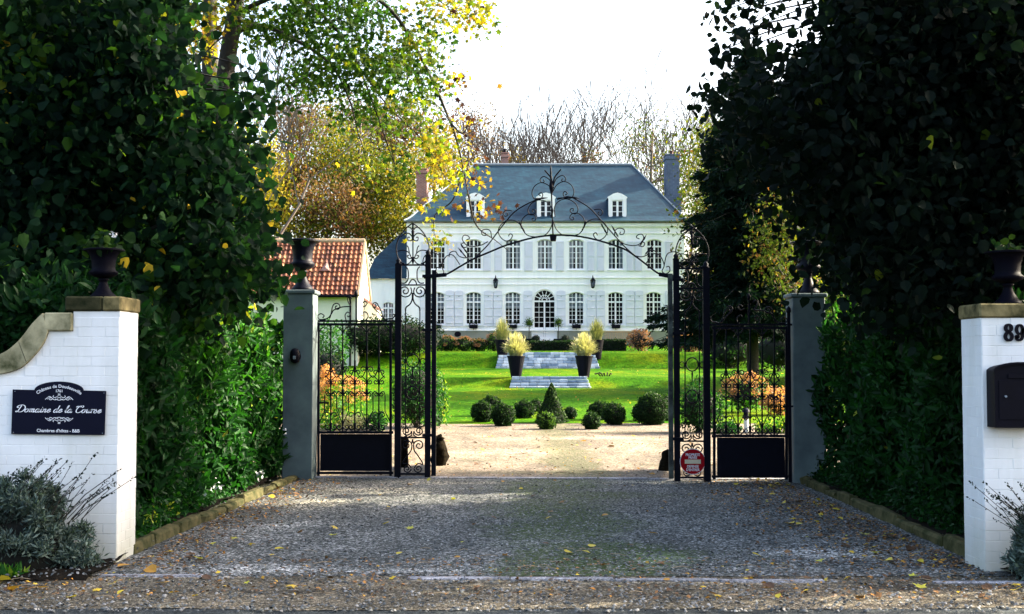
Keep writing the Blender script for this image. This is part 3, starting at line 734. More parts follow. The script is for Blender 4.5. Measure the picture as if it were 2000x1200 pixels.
b = MB(); b.box(x0 + .03, x1 - .03, YR - .166, YR - .161, zb + .06, zs - .07, .002); b.build('door', M['black'], m_)
b = MB(); b.tube([(x0 + .078, YR - .166, zs - .19), (x0 + .078, YR - .178, zs - .19)], .009, 10); b.build('lock', M['lead'], m_)
b = MB(); b.box(x0 + .1, x1 - .04, YR - .170, YR - .1662, zs - .055, zs - .02, .002); b.build('letter_flap', M['black'], m_)

# ================================================================== rendered gate pillars
def pillar(label, pxl, pxr, pyt, pyb, Y, D):
    xa, xb = X_(pxl, Y), X_(pxr, Y); zt = W(pxl, pyt, Y).z
    t = thing('gate_pillar', label, 'gate pillar', ((xa+xb)/2, Y + D/2, 0), 'rendered gate pillars')
    b = MB(); b.box(xa, xb, Y, Y + D, -.1, zt, .008); b.build('shaft', M['concrete'], t)
    b = MB(); b.box(xa - .03, xb + .03, Y - .03, Y + D + .03, zt + .001, zt + .055, .012); b.build('cap', M['concrete'], t)
    return t, zt + .055
LP, zl = pillar('grey green rendered pillar with a wall lamp beside the left hedge', 553, 611, 574, 925, 16.6, .42)
RP, zr2 = pillar('grey green rendered pillar half hidden by foliage beside the right hedge', 1549, 1612, 581, 935, 16.2, .42)
def urn(name, label, c, R, H, mat, group):
    t = thing(name, label, 'urn', tuple(c), group)
    b = MB(); b.lathe(c, [(R*.62, 0), (R*.62, H*.04), (R*.55, H*.07), (R*.42, H*.12), (R*.3, H*.2), (R*.2, H*.3), (R*.19, H*.34), (R*.27, H*.36), (R*.27, H*.385), (R*.2, H*.4)], 24); b.build('foot', mat, t, True)
    prof = [(R*.2, H*.4), (R*.42, H*.425), (R*.62, H*.47), (R*.68, H*.52), (R*.64, H*.55)]
    b = MB(); n = 32; c = Vector(c); prof += [(R*.58, H*.57), (R*.56, H*.62), (R*.58, H*.75), (R*.68, H*.88), (R*.86, H*.95)]
    base = len(b.v)
    for r, z in prof:
        for k in range(n):
            rr = r * (1 + (.05 * math.cos(k * PI) if H*.42 < z < H*.55 else 0))
            b.v.append((c.x + rr*math.cos(2*PI*k/n), c.y + rr*math.sin(2*PI*k/n), c.z + z))
    for i in range(len(prof)-1):
        for k in range(n): b.f.append((i*n+k, i*n+(k+1)%n, (i+1)*n+(k+1)%n, (i+1)*n+k))
    b.build('bowl', mat, t, True)
    b = MB(); b.lathe(c + Vector((0, 0, H*.95)), [(R*.86, 0), (R*1.0, H*.012), (R*1.0, H*.04), (R*.9, H*.05), (R*.84, H*.03), (R*.8, -H*.02), (.01, -H*.02)], 32); b.build('rim', mat, t, False)
    return t
urn('garden_urn', 'dark cast iron urn on the left rendered gate pillar before the tiled roof', Vector((X_(590, 16.8), 16.81, zl)), .235, .70, M['urn'], 'urns on the gate pillars')
urn('garden_urn', 'dark urn in deep shade on the right rendered gate pillar', Vector((X_(1580, 16.4), 16.41, zr2)), .235, .70, M['urn'], 'urns on the gate pillars')
U1 = urn('garden_urn', 'dark urn planted with geranium on the capstone above the house sign', Vector((X_(198, 10.0), 10.03, ztop + .118)), .165, .40, M['urn_stone'], 'urns on the white walls')
U2 = urn('garden_urn', 'dark urn in shade on the capstone above the house number', Vector((X_(1972, 9.6), 9.62, zr + .11)), .17, .42, M['urn_stone'], 'urns on the white walls')
def potplant(label, c, R, n, h, mat, sz=.06, fl=True):
    t = thing('potted_plant', label, 'plant', tuple(c))
    d = nrm(NR.normal(size=(n, 3))); d[:, 2] = np.abs(d[:, 2]); P = np.array(c) + d * NR.uniform(.3, 1, (n, 1)) * np.array([R, R, h])
    leaves('foliage', P, sz, NR.uniform(.2, .75, n), 'linden', mat, t, up=.8)
    b = MB()
    for k in range(7): b.tube([c, Vector(P[k])], .004, 4)
    b.build('stem', M['bark'], t)
    if fl:
        P = np.array(c) + np.array([.13, -.1, .13]) + NR.normal(size=(16, 3)) * .014
        leaves('flower', P, .03, np.full(16, 1.0), 'rhomb', M['curtain'], t, kind=None)
    return t
potplant('green geranium with one white bloom growing in the left wall urn', Vector((X_(198, 10.03), 10.03, ztop + .118 + .38)), .16, 90, .17, M['lf_box'], .07)
potplant('small leafy plant with a white bloom growing in the right wall urn', Vector((X_(1975, 9.62), 9.62, zr + .11 + .4)), .15, 60, .13, M['lf_box'], .06)
# wall lamp and bell push on the left pillar
c = W(578, 697, 16.6); t_ = thing('wall_lamp', 'small black oval bulkhead lamp on the grey left pillar', 'wall lamp', tuple(c))
b = MB(); b.tube([c, c + Vector((0, -.03, 0))], .07, 16); b.build('back_plate', M['black'], t_)
b = MB(); b.lathe(c + Vector((0, -.07, -.09)), [(.02, 0), (.055, .02), (.07, .08), (.068, .15), (.045, .19), (.01, .205)], 14); b.build('lamp_hood', M['black'], t_, True)
b = MB(); b.box(c.x - .016, c.x + .02, c.y - .146, c.y - .13, c.z - .035, c.z + .01, .004); b.build('lens', M['lead'], t_)
c = W(556, 843, 16.6); t_ = thing('junction_box', 'small white socket box low on the edge of the left pillar', 'junction box', tuple(c))
b = MB(); b.box(c.x - .028, c.x + .028, c.y - .05, c.y, c.z - .045, c.z + .045, .01); b.build('casing', M['frame'], t_)
b = MB(); b.box(c.x - .018, c.x + .018, c.y - .056, c.y - .0505, c.z - .012, c.z + .02, .003); b.build('cover', M['lead'], t_)

# ================================================================== wrought iron gates
def Yg(px): return 16.85 - (px - 840) / 470 * .4
class Iron:
    """draws ironwork from curves laid out on the gate's own upright plane"""
    def __init__(s, mirror=False, dy=0): s.m = mirror; s.dy = dy
    def p(s, x, y, d=0):
        if s.m: x = 2158 - x; y = y + s.dy
        v = W(x, y, Yg(x)); v.y += d; return v
    def curve(s, pts, r=.009, name='scroll', parent=None, smooth=True, n=5, sm=4, d=0):
        P = [s.p(x, y, d) for x, y in pts]
        if smooth and len(P) > 2: P = cat(P, sm)
        b = MB(); b.tube(P, r, 5); return b.build(name, M['iron'], parent, True)
    def bar(s, x0, y0, x1, y1, w=.022, name='bar', parent=None, mat=None, d=0):
        b = MB(); b.bar(s.p(x0, y0, d), s.p(x1, y1, d), w); return b.build(name, mat or M['iron'], parent)
def multi(I, curves, name, parent, r=.009, d=0):
    for c in curves:
        b = MB(); P = [I.p(x, y, d) for x, y in c]
        if 2 < len(P) < 12: P = cat(P, 5)
        b.tube(P, r, 5); b.build(name, M['iron'], parent, True)
def spiral_pair(x, y, R, turns=1.15, up=1):
    """two volutes either side of a bar, curling towards each other"""
    return [volute(x + R*1.15, y, R, 180, turns * up, r_in=.2), volute(x - R*1.15, y, R, 0, -turns * up, r_in=.2)]
def side_gate(I, label, base):
    t = thing('pedestrian_gate', label, 'gate', tuple(base))
    f = MB()
    for (a, b_, c, d) in ((622, 630, 622, 930), (763, 630, 763, 930), (618, 634, 768, 634), (618, 845, 768, 845), (618, 924, 768, 924)):
        f.bar(I.p(a, b_), I.p(c, d), .034)
    f.build('frame', M['iron'], t)
    b = MB(); A = I.p(625.5, 848, .004); B = I.p(760, 921.5, .004); x0, x1 = sorted((A.x, B.x))
    b.box(x0, x1, A.y - .006, A.y + .006, B.z, A.z, .002); b.build('kick_panel', M['iron'], t)
    xs = [646, 669.5, 693, 716.5, 740]
    for x in xs: I.bar(x, 636, x, 843, .018, 'bar', t)
    for x in [634, 657.5, 681, 705, 728.5, 752]: I.bar(x, 772, x, 803, .013, 'thin_bar', t)
    cr = []
    for i, x in enumerate([622.5] + xs + [763]):      # pointed arches under the top rail
        for s_ in (-1, 1):
            if (i == 0 and s_ < 0) or (i == 6 and s_ > 0): continue
            if i % 2 == 0: cr.append([(x, 652), (x + s_*4, 644), (x + s_*11.7, 637)])
    multi(I, cr, 'arch_scroll', t, .008)
    for i, x in enumerate(xs):
        big = i % 2 == 1
        c = spiral_pair(x, 722 if big else 728, 6.5 if big else 5.5)
        c += [[(x - 1, 752), (x - 3, 742), (x - 11, 734)], [(x + 1, 752), (x + 3, 742), (x + 11, 734)]]
        c += [[(x - 11.7, 738), (x - 6, 732), (x - 1.5, 718), (x - 1, 704)], [(x + 11.7, 738), (x + 6, 732), (x + 1.5, 718), (x + 1, 704)]]
        c += spiral_pair(x, 746, 5.2, 1.1, -1)
        multi(I, c, 'scroll', t, .0075)
        c = [[(x, 775), (x - 3, 768), (x - 9, 765), (x - 11.5, 771)], [(x, 775), (x + 3, 768), (x + 9, 765), (x + 11.5, 771)]]
        c += spiral_pair(x, 770, 4.5, 1.1, -1)
        multi(I, c, 'heart_scroll', t, .0075)
        c = spiral_pair(x, 811, 6.5, 1.0) + [[(x - 11.7, 803), (x - 16, 812), (x - 22, 826), (x - 23.3, 842)], [(x + 11.7, 803), (x + 16, 812), (x + 22, 826), (x + 23.3, 842)]]
        if i in (0, 2, 4): multi(I, c, 'lower_scroll', t, .0075)
        c = spiral_pair(x, 834, 6, 1.2, -1) + [[(x - 11.7, 836), (x - 6, 842), (x, 843), (x + 6, 842), (x + 11.7, 836)]]
        multi(I, c, 'bottom_scroll', t, .0075)
        b = MB(); b.box(*(lambda p: (p.x-.018, p.x+.018, p.y-.018, p.y+.018, p.z-.03, p.z+.03))(I.p(x, 765 if big else 830)), .006); b.build('collar', M['iron'], t)
    # latch
    b = MB(); p = I.p(626, 787); b.box(p.x - .03, p.x + .12, p.y - .03, p.y - .018, p.z - .012, p.z + .012, .003); b.build('latch', M['iron'], t)
    return t
def crest(I, label, base):
    t = thing('gate_overthrow', label, 'overthrow', tuple(base))
    I.bar(611, 627.5, 786, 627.5, .026, 'rail', t)
    I.curve([(625, 625), (640, 622), (648, 612), (652, 606), (668, 600), (686, 599)], .009, 'scroll', t)
    multi(I, [volute(658, 600, 8.5, 180, 1.3) , [(649, 600), (647, 612), (644, 622)]], 'scroll', t, .009)
    multi(I, [[(636, 625), (624, 624), (621, 617), (627, 613), (633, 617), (630, 621)]], 'scroll', t, .008)
    multi(I, [[(676, 626), (674, 616), (679, 610), (684, 614), (681, 619), (678, 617)]], 'scroll', t, .008)
    multi(I, [[(686, 599), (681, 592), (679, 583), (684, 580), (687, 584)]], 'scroll', t, .008)
    I.bar(695.5, 626, 695.5, 572, .02, 'spike', t)
    b = MB(); b.tube([I.p(695.5, 580), I.p(695.5, 572), I.p(695.5, 566)], [.018, .026, .003], 8); b.build('finial', M['iron'], t, True)
    multi(I, [[(705, 596), (712, 599), (717, 592), (711, 589), (708, 593)]], 'scroll', t, .008)
    multi(I, [[(709, 612), (711, 609), (717, 612), (719, 619), (714, 626)]], 'scroll', t, .008)
    multi(I, [volute(732, 597, 6.5, 0, -1.3), [(738, 597), (743, 604), (746, 614), (752, 625)], [(728, 600), (738, 610), (750, 624)]], 'scroll', t, .009)
    multi(I, [[(752, 625), (760, 623), (767, 622), (771, 616), (768, 614)]], 'scroll', t, .009)
    return t
def narrow_panel(I, label, base):
    t = thing('gate_side_panel', label, 'iron panel', tuple(base))
    for (y, w_) in ((518, .022), (557, .02), (855, .022), (926, .026)): I.bar(782, y, 832, y, w_, 'rail', t)
    xs, xm = (792, 820), 806
    for x in xs: I.bar(x, 608, x, 850, .014, 'bar', t)
    # neck: shoulders up to the lyre scrolls
    multi(I, [[(792, 608), (793, 601), (801, 594), (805, 585), (805, 572)], [(820, 608), (819, 601), (811, 594), (807, 585), (807, 572)]], 'neck', t, .010)
    multi(I, [volute(791, 569, 11.5, 90, 1.5, r_in=.15), volute(820, 569, 11.5, 90, -1.5, r_in=.15), [(791, 580.5), (799, 578), (804, 570), (802, 562)], [(820, 580.5), (812, 578), (808, 570), (810, 562)]], 'volute', t, .009)
    multi(I, [[(784, 553), (791, 553), (797, 545), (797, 528), (792, 521)], [(828, 553), (820, 553), (815, 545), (815, 528), (820, 521)], [(798, 556), (802, 549), (806, 546), (811, 549), (814, 556)]], 'lyre', t, .009)
    ring = [(xm + 12*math.cos(a), 705 + 13*math.sin(a)) for a in np.linspace(0, 2*PI, 22)]
    multi(I, [ring], 'ring', t, .009)
    for x in (786, 826): multi(I, [[(x + 5*math.cos(a), 706 + 6*math.sin(a)) for a in np.linspace(0, 2*PI, 14)]], 'small_ring', t, .007)
    b = MB(); b.tube([I.p(xm, 719), I.p(xm, 724), I.p(xm, 740)], [.006, .014, .003], 6); b.build('drop', M['iron'], t)
    ring = [(xm + 12*math.cos(a), 768 + 13*math.sin(a)) for a in np.linspace(0, 2*PI, 22)]
    multi(I, [ring], 'ring', t, .009)
    multi(I, [volute(794, 842, 9.5, 0, 1.5), volute(818, 842, 9.5, 180, -1.5), [(803.5, 842), (804, 850), (798, 854)], [(808.5, 842), (808, 850), (814, 854)]], 'volute', t, .009)
    multi(I, [volute(794, 870, 10.5, 0, -1.45), volute(818, 870, 10.5, 180, 1.45), [(804.5, 870), (803, 880), (796, 890), (788, 902), (786, 908)], [(807.5, 870), (809, 880), (816, 890), (824, 902), (826, 908)], [(804, 868), (806, 858)], [(808, 868), (806, 858)]], 'heart', t, .009)
    multi(I, [volute(795, 916, 8, 0, 1.4), volute(817, 916, 8, 180, -1.4), [(786, 908), (796, 906), (803, 914)], [(826, 908), (816, 906), (809, 914)]], 'foot_scroll', t, .009)
    # onion-shaped cresting above
    multi(I, [[(806, 436), (820, 447), (832, 463), (838, 482), (836, 500), (830, 512), (822, 515)], [(806, 436), (792, 447), (780, 463), (774, 482), (776, 500), (782, 512), (790, 515)]], 'cresting_arch', t, .009)
    I.bar(806.5, 516, 806.5, 440, .016, 'spike', t)
    b = MB(); b.tube([I.p(806.5, y) for y in (470, 464, 458, 452, 449, 446, 443, 440, 432)], [.006, .018, .016, .024, .01, .016, .01, .014, .003], 8); b.build('finial', M['iron'], t, True)
    b = MB(); b.tube([I.p(806.5, y) for y in (515, 509, 505, 500)], [.008, .022, .02, .008], 8); b.build('knop', M['iron'], t, True)
    for s_ in (-1, 1):
        X = lambda d: 806.5 + s_ * d
        multi(I, [[(X(1), 466), (X(3), 470), (X(9), 470), (X(10), 464), (X(6), 464)], [(X(2), 462), (X(8), 456), (X(16), 457), (X(24), 463)], [(X(2), 449), (X(5), 445), (X(9), 444)]], 'upper_scroll', t, .008)
        multi(I, [[(X(1), 504), (X(8), 505), (X(11), 500), (X(7), 499)], [(X(2), 506), (X(8), 494), (X(18), 489), (X(30), 491)], [(X(7), 494), (X(9), 484), (X(12), 480)], [(X(2), 508), (X(8), 515), (X(18), 517), (X(26), 508)]], 'lower_curl', t, .008)
    return t
def gate_posts(I, labels, base):
    out = []
    for (x, w_, y0, nm), lb in zip(((776.5, .085, 516, 0), (835, .075, 500, 1)), labels):
        t = thing('gate_post', lb, 'gate post', tuple(I.p(x, 932)), 'iron posts of the gateway')
        p, q = I.p(x, 936), I.p(x, y0); q.x = p.x; q.y = p.y
        b = MB(); b.bar(p, q, w_); b.build('post_shaft', M['iron'], t)
        b = MB(); b.tube([q, q + Vector((0, 0, .02)), q + Vector((0, 0, .05)), q + Vector((0, 0, .09))], [.05, .03, .038, .004], 8); b.build('post_cap', M['iron'], t, True)
        if nm:
            for yy in (645, 540, 850):
                h = I.p(x, yy); b = MB(); b.box(h.x - .07, h.x + .08, h.y - .05, h.y - .03, h.z - .02, h.z + .02, .004); b.build('hinge', M['iron'], t)
        out.append(t)
    return out
def main_leaf(I, label, sgn):
    """the tall leaf, swung wide open into the forecourt so that it shows its edge"""
    a = I.p(847, 934); t = thing('driveway_gate_leaf', label, 'gate', tuple(a))
    d = Vector((a.x * 1.0, a.y, 0)).normalized(); L = 1.62; top = I.p(847, 528).z
    def q(u, z, o=0): return Vector((a.x + d.x*u, a.y + d.y*u, z)) + Vector((d.y, -d.x, 0)) * o
    for u, zt in ((0, top), (L, top - .25)):
        b = MB(); b.bar(q(u, .04), q(u, zt), .06); b.build('stile', M['iron_lit_edge' if I.m and u == 0 else 'iron'], t)
    for z in (.08, .68, 1.5, 2.15):
        b = MB(); b.bar(q(0.03, z), q(L - .03, z), .03); b.build('rail', M['iron'], t)
    b = MB(); n = len(b.v); b.add([q(.05, .1, -.005), q(L-.05, .1, -.005), q(L-.05, .66, -.005), q(.05, .66, -.005), q(.05, .1, .005), q(L-.05, .1, .005), q(L-.05, .66, .005), q(.05, .66, .005)],
        [(0,1,2,3),(7,6,5,4),(0,4,5,1),(1,5,6,2),(2,6,7,3),(3,7,4,0)]); b.build('kick_panel', M['iron'], t)
    for i in range(1, 10):
        u = L * i / 10; b = MB(); b.bar(q(u, .68), q(u, top - .1 - .25 * u / L), .016); b.build('bar', M['iron'], t)
    top_rail = MB(); top_rail.tube([q(u, top - .05 - .25 * u / L) for u in np.linspace(0, L, 8)], .014, 5); top_rail.build('top_rail', M['iron'], t)
    for i in range(1, 5):
        c = MB(); u = L * (i * 2) / 10
        for z in (1.02, 1.85):
            c.tube([q(u + r*math.cos(v), z + r*math.sin(v)) for v, r in [(k*.5, .07*(1-k/22)) for k in range(18)]], .007, 4)
        c.build('scroll', M['iron'], t)
    return t
IL, IR = Iron(), Iron(True, 7)
side_gate(IL, 'left wrought iron foot gate with solid black kick panel beside the lamp pillar', IL.p(692, 932))
g = side_gate(IR, 'right wrought iron foot gate with solid black kick panel and pale sticker', IR.p(692, 932))
p = IR.p(753, 850); b = MB(); c = IR.p(752, 855); b.box(c.x - .02, c.x + .022, c.y - .0085, c.y - .0065, c.z - .022, c.z + .016); b.build('sticker', M['white_ink'], g)
crest(IL, 'curled iron cresting above the left foot gate', IL.p(692, 628))
crest(IR, 'curled iron cresting above the right foot gate', IR.p(692, 628))
narrow_panel(IL, 'narrow left iron panel with lyre scrolls and onion shaped cresting', IL.p(806, 932))
narrow_panel(IR, 'narrow right iron panel that carries the round red sign', IR.p(806, 932))
gate_posts(IL, ['slim outer iron post between left foot gate and left narrow panel', 'stout inner iron post hanging the open left driveway gate'], None)
gate_posts(IR, ['slim outer iron post between right foot gate and red sign', 'stout inner iron post hanging the open right driveway gate'], None)
for I, lb in ((IL, 'iron stanchion against the left rendered pillar'), (IR, 'iron stanchion against the right rendered pillar')):
    t = thing('iron_stanchion', lb, 'stanchion', tuple(I.p(614, 932)))
    p, q = I.p(614.5, 935), I.p(614.5, 606); q.x = p.x
    b = MB(); b.bar(p, q, .04); b.build('shaft', M['iron'], t)
    b = MB(); b.tube([q, q + Vector((0, 0, .03)), q + Vector((0, 0, .07)), q + Vector((0, 0, .1))], [.02, .035, .03, .004], 8); b.build('finial', M['iron'], t, True)
main_leaf(IL, 'left driveway gate leaf standing wide open, seen edge on', 1)
main_leaf(IR, 'right driveway gate leaf with lit edge painted pale, standing wide open', -1)

# the arch over the driveway
t_ = thing('gate_arch', 'filigree wrought iron arch with tall spiked crown spanning the driveway gates', 'arch', tuple(IL.p(1080, 462)))
A_ = Iron()
b = MB(); pts = [(828, 541), (852, 540), (872, 536), (900, 520), (925, 506), (960, 491), (990, 479), (1040, 465), (1080, 460), (1122, 461), (1165, 469), (1215, 485), (1240, 500), (1265, 519), (1287, 535), (1308, 542), (1330, 544)]
b.tube(cat([A_.p(x, y) for x, y in pts], 5), .0135, 6); b.build('arch_bar', M['iron'], t_, True)
b = MB(); b.tube(cat([A_.p(x, y) for x, y in [(925, 506), (950, 482), (962, 467), (977, 447), (1002, 417), (1025, 401), (1047, 391), (1062, 387)]], 5), .009, 5); b.build('upper_bar', M['iron'], t_, True)
b = MB(); b.tube(cat([A_.p(x, y) for x, y in [(1088, 390), (1100, 387), (1115, 386), (1127, 391), (1152, 407), (1175, 432), (1200, 460), (1220, 482), (1240, 500)]], 5), .009, 5); b.build('upper_bar', M['iron'], t_, True)
for xa, ya, xb, yb in ((828, 541, 872, 537), (1287, 536, 1330, 544)):
    b = MB(); b.bar(A_.p(xa, ya), A_.p(xb, yb), .05); b.build('shoe', M['iron'], t_)
b = MB(); p = A_.p(1080.5, 465); b.prism([(p.x - .05, p.z + .045), (p.x + .05, p.z + .045), (p.x + .035, p.z - .045), (p.x - .035, p.z - .045)], p.y - .035, p.y + .035); b.build('boss', M['iron'], t_)
b = MB(); b.tube([A_.p(1080 - (460 - y) * .034, y) for y in (460, 440, 418, 412, 406, 380, 368, 360, 352, 346, 343, 338, 334, 330, 322)], [.01, .01, .01, .022, .01, .01, .03, .026, .012, .018, .01, .015, .01, .012, .002], 7); b.build('spike', M['iron'], t_, True)
right = [
 ([(1080, 366), (1085, 352), (1091, 346), (1099, 343), (1105, 349), (1102, 355), (1097, 353), (1099, 349)], 'fleur_scroll'),
 ([(1079, 366), (1083, 348), (1089, 339), (1096, 331)], 'fleur_stem'),
 ([(1080, 374), (1088, 361), (1102, 355), (1115, 361), (1121, 374), (1117, 386), (1106, 388), (1100, 380), (1103, 374), (1108, 378), (1104, 381)], 'scroll'),
 ([(1084, 424), (1083, 405), (1092, 393), (1108, 389), (1123, 397), (1129, 409), (1124, 418), (1115, 415), (1114, 409), (1120, 408), (1119, 413)], 'scroll'),
 ([(1080, 430), (1086, 447), (1098, 459), (1114, 461), (1131, 457), (1141, 442), (1140, 427), (1129, 417), (1117, 418), (1113, 426), (1118, 430), (1121, 426), (1117, 424)], 'scroll'),
 ([(1141, 445), (1145, 436), (1156, 429), (1170, 429), (1182, 438), (1187, 450), (1182, 462), (1172, 469), (1163, 466), (1159, 458), (1164, 455), (1167, 460)], 'scroll'),
 ([(1160, 410), (1172, 409), (1177, 415), (1173, 421), (1168, 418), (1170, 414)], 'scroll'),
 ([(1200, 462), (1202, 450), (1210, 446), (1219, 449), (1218, 457), (1211, 458), (1212, 453)], 'scroll'),
 ([(1207, 470), (1220, 477), (1236, 480), (1249, 477), (1257, 466), (1254, 458), (1246, 459), (1243, 464), (1249, 467)], 'scroll'),
 ([(1247, 480), (1256, 482), (1259, 475), (1252, 472)], 'scroll'),
 ([(1238, 499), (1252, 502), (1264, 498), (1271, 489), (1281, 492), (1283, 500)], 'scroll'),
 ([(1262, 515), (1275, 497), (1287, 498), (1294, 508), (1297, 520), (1293, 530), (1300, 535), (1308, 530), (1307, 521), (1301, 522)], 'scroll'),
 ([(1297, 520), (1303, 497), (1318, 492), (1330, 498), (1334, 510), (1328, 520)], 'scroll'),
]
for mir in (0, 1):
    for pts, nm in right:
        P = [((2160 - x) if mir else x, y + (2 if mir else 0)) for x, y in pts]
        A_.curve(P, .0072 if 'stem' not in nm else .011, nm, t_)
for (x, y, a) in ((1141, 441, 68), (1180, 448, -60), (1201, 452, 120), (1256, 470, 60), (1268, 488, 50), (1100, 387, 5), (1118, 386, -8), (903, 494, 130), (907, 487, -55), (1019, 443, 118), (1056, 388, 5)):
    dx, dy = math.cos(rad(a)), -math.sin(rad(a)); b = MB()
    b.tube([A_.p(x + dx*u, y + dy*u, -.004) for u in (-14, -9, 0, 4, 6, 14)], [.002, .012, .009, .015, .012, .002], 6); b.build('leaf_collar', M['iron'], t_, True)

# round red sign wired to the right panel
c = W(1353, 902, Yg(1353) - .05); t_ = thing('no_entry_sign', 'round red private property sign with cream bar and white lettering', 'sign', tuple(c))
R = 24.5 * Yg(1353) / F
b = MB(); b.tube([c, c + Vector((0, .008, 0))], R, 40); o = b.build('sign_disc', M['red'], t_)
b = MB(); P = [c + Vector((R*math.cos(a), .002, R*math.sin(a))) for a in np.linspace(0, 2*PI, 41)]; b.tube(P, .004, 5, cap=False); b.build('sign_rim', M['white_ink'], t_)
kS = Yg(1353) / F
b = MB(); b.box(c.x - 15.5*kS, c.x + 15.5*kS, c.y - .006, c.y - .001, c.z - 4*kS, c.z + 4*kS); b.build('sign_bar', M['cream'], t_)
for s_, zz, sz in (('PROPRIETE', 12, 7), ('PRIVEE', 6.3, 7), ('DEFENSE', -10.5, 7), ("D'ENTRER", -17, 7)):
    V, Fs = text_geo(s_, sz, .12, .95); flat(V, Fs, lambda x, z: (c.x + x*kS*.85, c.y - .003, c.z + (zz + z - 1)*kS), 'lettering', M['white_ink'], t_)
b = MB()
for s_ in (-1, 1): b.tube([c + Vector((s_*.1, .008, .05)), c + Vector((s_*.12, .05, .06))], .003, 4)
b.build('wire_tie', M['lead'], t_)

# guard stones behind the open leaves
def guard_stone(label, px, py, Y, prof):
    c = W(px, py, Y); c.z = T(Y); b = MB(); b.lathe(c, prof, 12)
    o = b.build('guard_stone', M['mossy'], None, True, loc=c)
    for v in o.data.vertices:
        v.co += Vector((rnd.uniform(-1, 1), rnd.uniform(-1, 1), rnd.uniform(-1, 1))) * .03
    tag(o, label, 'guard stone', 'weathered guard stones'); return o
guard_stone('brown mossy guard stone standing on the gravel behind the open left driveway gate', 858, 905, 18.6, [(.08, -.05), (.11, .05), (.14, .14), (.10, .2), (.135, .27), (.09, .35), (.055, .39), (.07, .43), (.03, .46)])
guard_stone('dark guard stone against the foot of the open right driveway gate', 1303, 912, 17.9, [(.12, -.05), (.13, .04), (.11, .12), (.07, .18), (.06, .27), (.03, .29)])
guard_stone('slim dark stone showing through the bottom of the left narrow panel', 789, 915, 18.3, [(.06, -.05), (.07, .1), (.05, .3), (.06, .4), (.02, .46)])
# ================================================================== the country house
YH = 70.0; kH = YH / F
HX = lambda px: (px - 1000) * kH
HZ = lambda py: W(1000, py, YH).z
house = thing('country_house', 'long white two storey country house with blue slate hipped roof and pale shutters', 'house', (HX(1065), YH, T(YH)))
hx0, hx1, hz0, hz1 = HX(794), HX(1338), T(YH) - .6, HZ(434)
def arch_poly(cx, hw, zb, zs, rise, n=8):
    R = (hw*hw + rise*rise) / (2*rise); a = math.asin(min(1, hw / R)); cz = zs + rise - R
    if rise >= hw * .99: a = PI/2; R = hw; cz = zs
    return [(cx - hw, zb), (cx + hw, zb)] + [(cx + R*math.sin(t), cz + R*math.cos(t)) for t in np.linspace(a, -a, n)]
UPW = [854, 925, 1002, 1064.5, 1126, 1203.5, 1279]
LOW_ = [853, 925, 1001.5, 1125.5, 1202.5, 1277]
HW = 15.6 * kH
opens = []
for cx in UPW: opens.append(('u', HX(cx), HW, HZ(527.5), HZ(473), HZ(468) - HZ(473)))
for cx in LOW_: opens.append(('l', HX(cx), HW, HZ(635), HZ(576), HZ(571) - HZ(576)))
opens.append(('d', HX(1063.5), 21.5*kH, HZ(661), HZ(587), 21.5*kH))
def wall_with_holes(name, rect, holes, y, mat, parent, reveal=.16, mat_r=None):
    bm = bmesh.new(); edges = []
    def loop(pts):
        vs = [bm.verts.new((x, y, z)) for x, z in pts]
        for i in range(len(vs)): edges.append(bm.edges.new((vs[i], vs[(i+1) % len(vs)])))
        return vs
    loop(rect); hv = [loop(h) for h in holes]
    bmesh.ops.triangle_fill(bm, use_beauty=True, use_dissolve=False, edges=edges, normal=(0, -1, 0))
    for vs in hv:
        back = [bm.verts.new((v.co.x, y + reveal, v.co.z)) for v in vs]
        for i in range(len(vs)):
            j = (i+1) % len(vs); bm.faces.new((vs[i], vs[j], back[j], back[i]))
    off = wloc(parent)
    for v in bm.verts: v.co -= off
    me = bpy.data.meshes.new(name); bm.to_mesh(me); bm.free()
    return link(name, me, mat, parent)
wall_with_holes('facade', [(hx0, hz0), (hx1, hz0), (hx1, hz1), (hx0, hz1)], [arch_poly(c, h, zb, zs, r) for _, c, h, zb, zs, r in opens], YH, M['facade'], house)
b = MB(); b.box(hx0, hx0 + .3, YH + .01, YH + 9, hz0, hz1); b.build('side_wall', M['facade'], house)
b = MB(); b.box(hx1 - .3, hx1, YH + .01, YH + 9, hz0, hz1); b.build('side_wall', M['facade'], house)
b = MB(); b.box(hx0 + .31, hx1 - .31, YH + 8.7, YH + 9, hz0, hz1); b.build('rear_wall', M['facade'], house)
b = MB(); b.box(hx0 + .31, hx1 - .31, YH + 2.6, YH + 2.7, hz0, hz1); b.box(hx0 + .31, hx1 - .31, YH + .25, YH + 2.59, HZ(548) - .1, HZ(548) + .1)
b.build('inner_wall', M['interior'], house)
# plinth either side of the door, with cellar vents
zp = HZ(647)
for xa, xb in ((hx0 - .05, HX(1016)), (HX(1016)+.004, HX(1038)), (HX(1088), HX(1110) - .004), (HX(1110), hx1 + .05)):
    b = MB(); b.box(xa, xb, YH - .07, YH - .003, hz0, zp, .01); b.build('plinth', M['plinth'], house)
b = MB(); b.lathe((0, 0, 0), [(.01, 0), (.19, 0), (.19, .02), (.01, .02)], 18)
b.v = [(x + HX(894), YH - .074 - z, y*.8 + HZ(653)) for x, y, z in b.v]; b.build('cellar_vent', M['black'], house)
b = MB(); b.box(hx0 - .03, hx1 + .03, YH - .10, YH - .003, zp + .002, zp + .07, .008); b.build('plinth_moulding', M['facade'], house)
for py, h, d, nm in ((440, .2, .12, 'cornice'), (456, .07, .05, 'string_course'), (543, .07, .06, 'string_course'), (556, .05, .04, 'string_course')):
    b = MB(); b.box(hx0 - .02, hx1 + .02, YH - d, YH - .003, HZ(py) - h/2, HZ(py) + h/2, .01); b.build(nm, M['facade'], house)
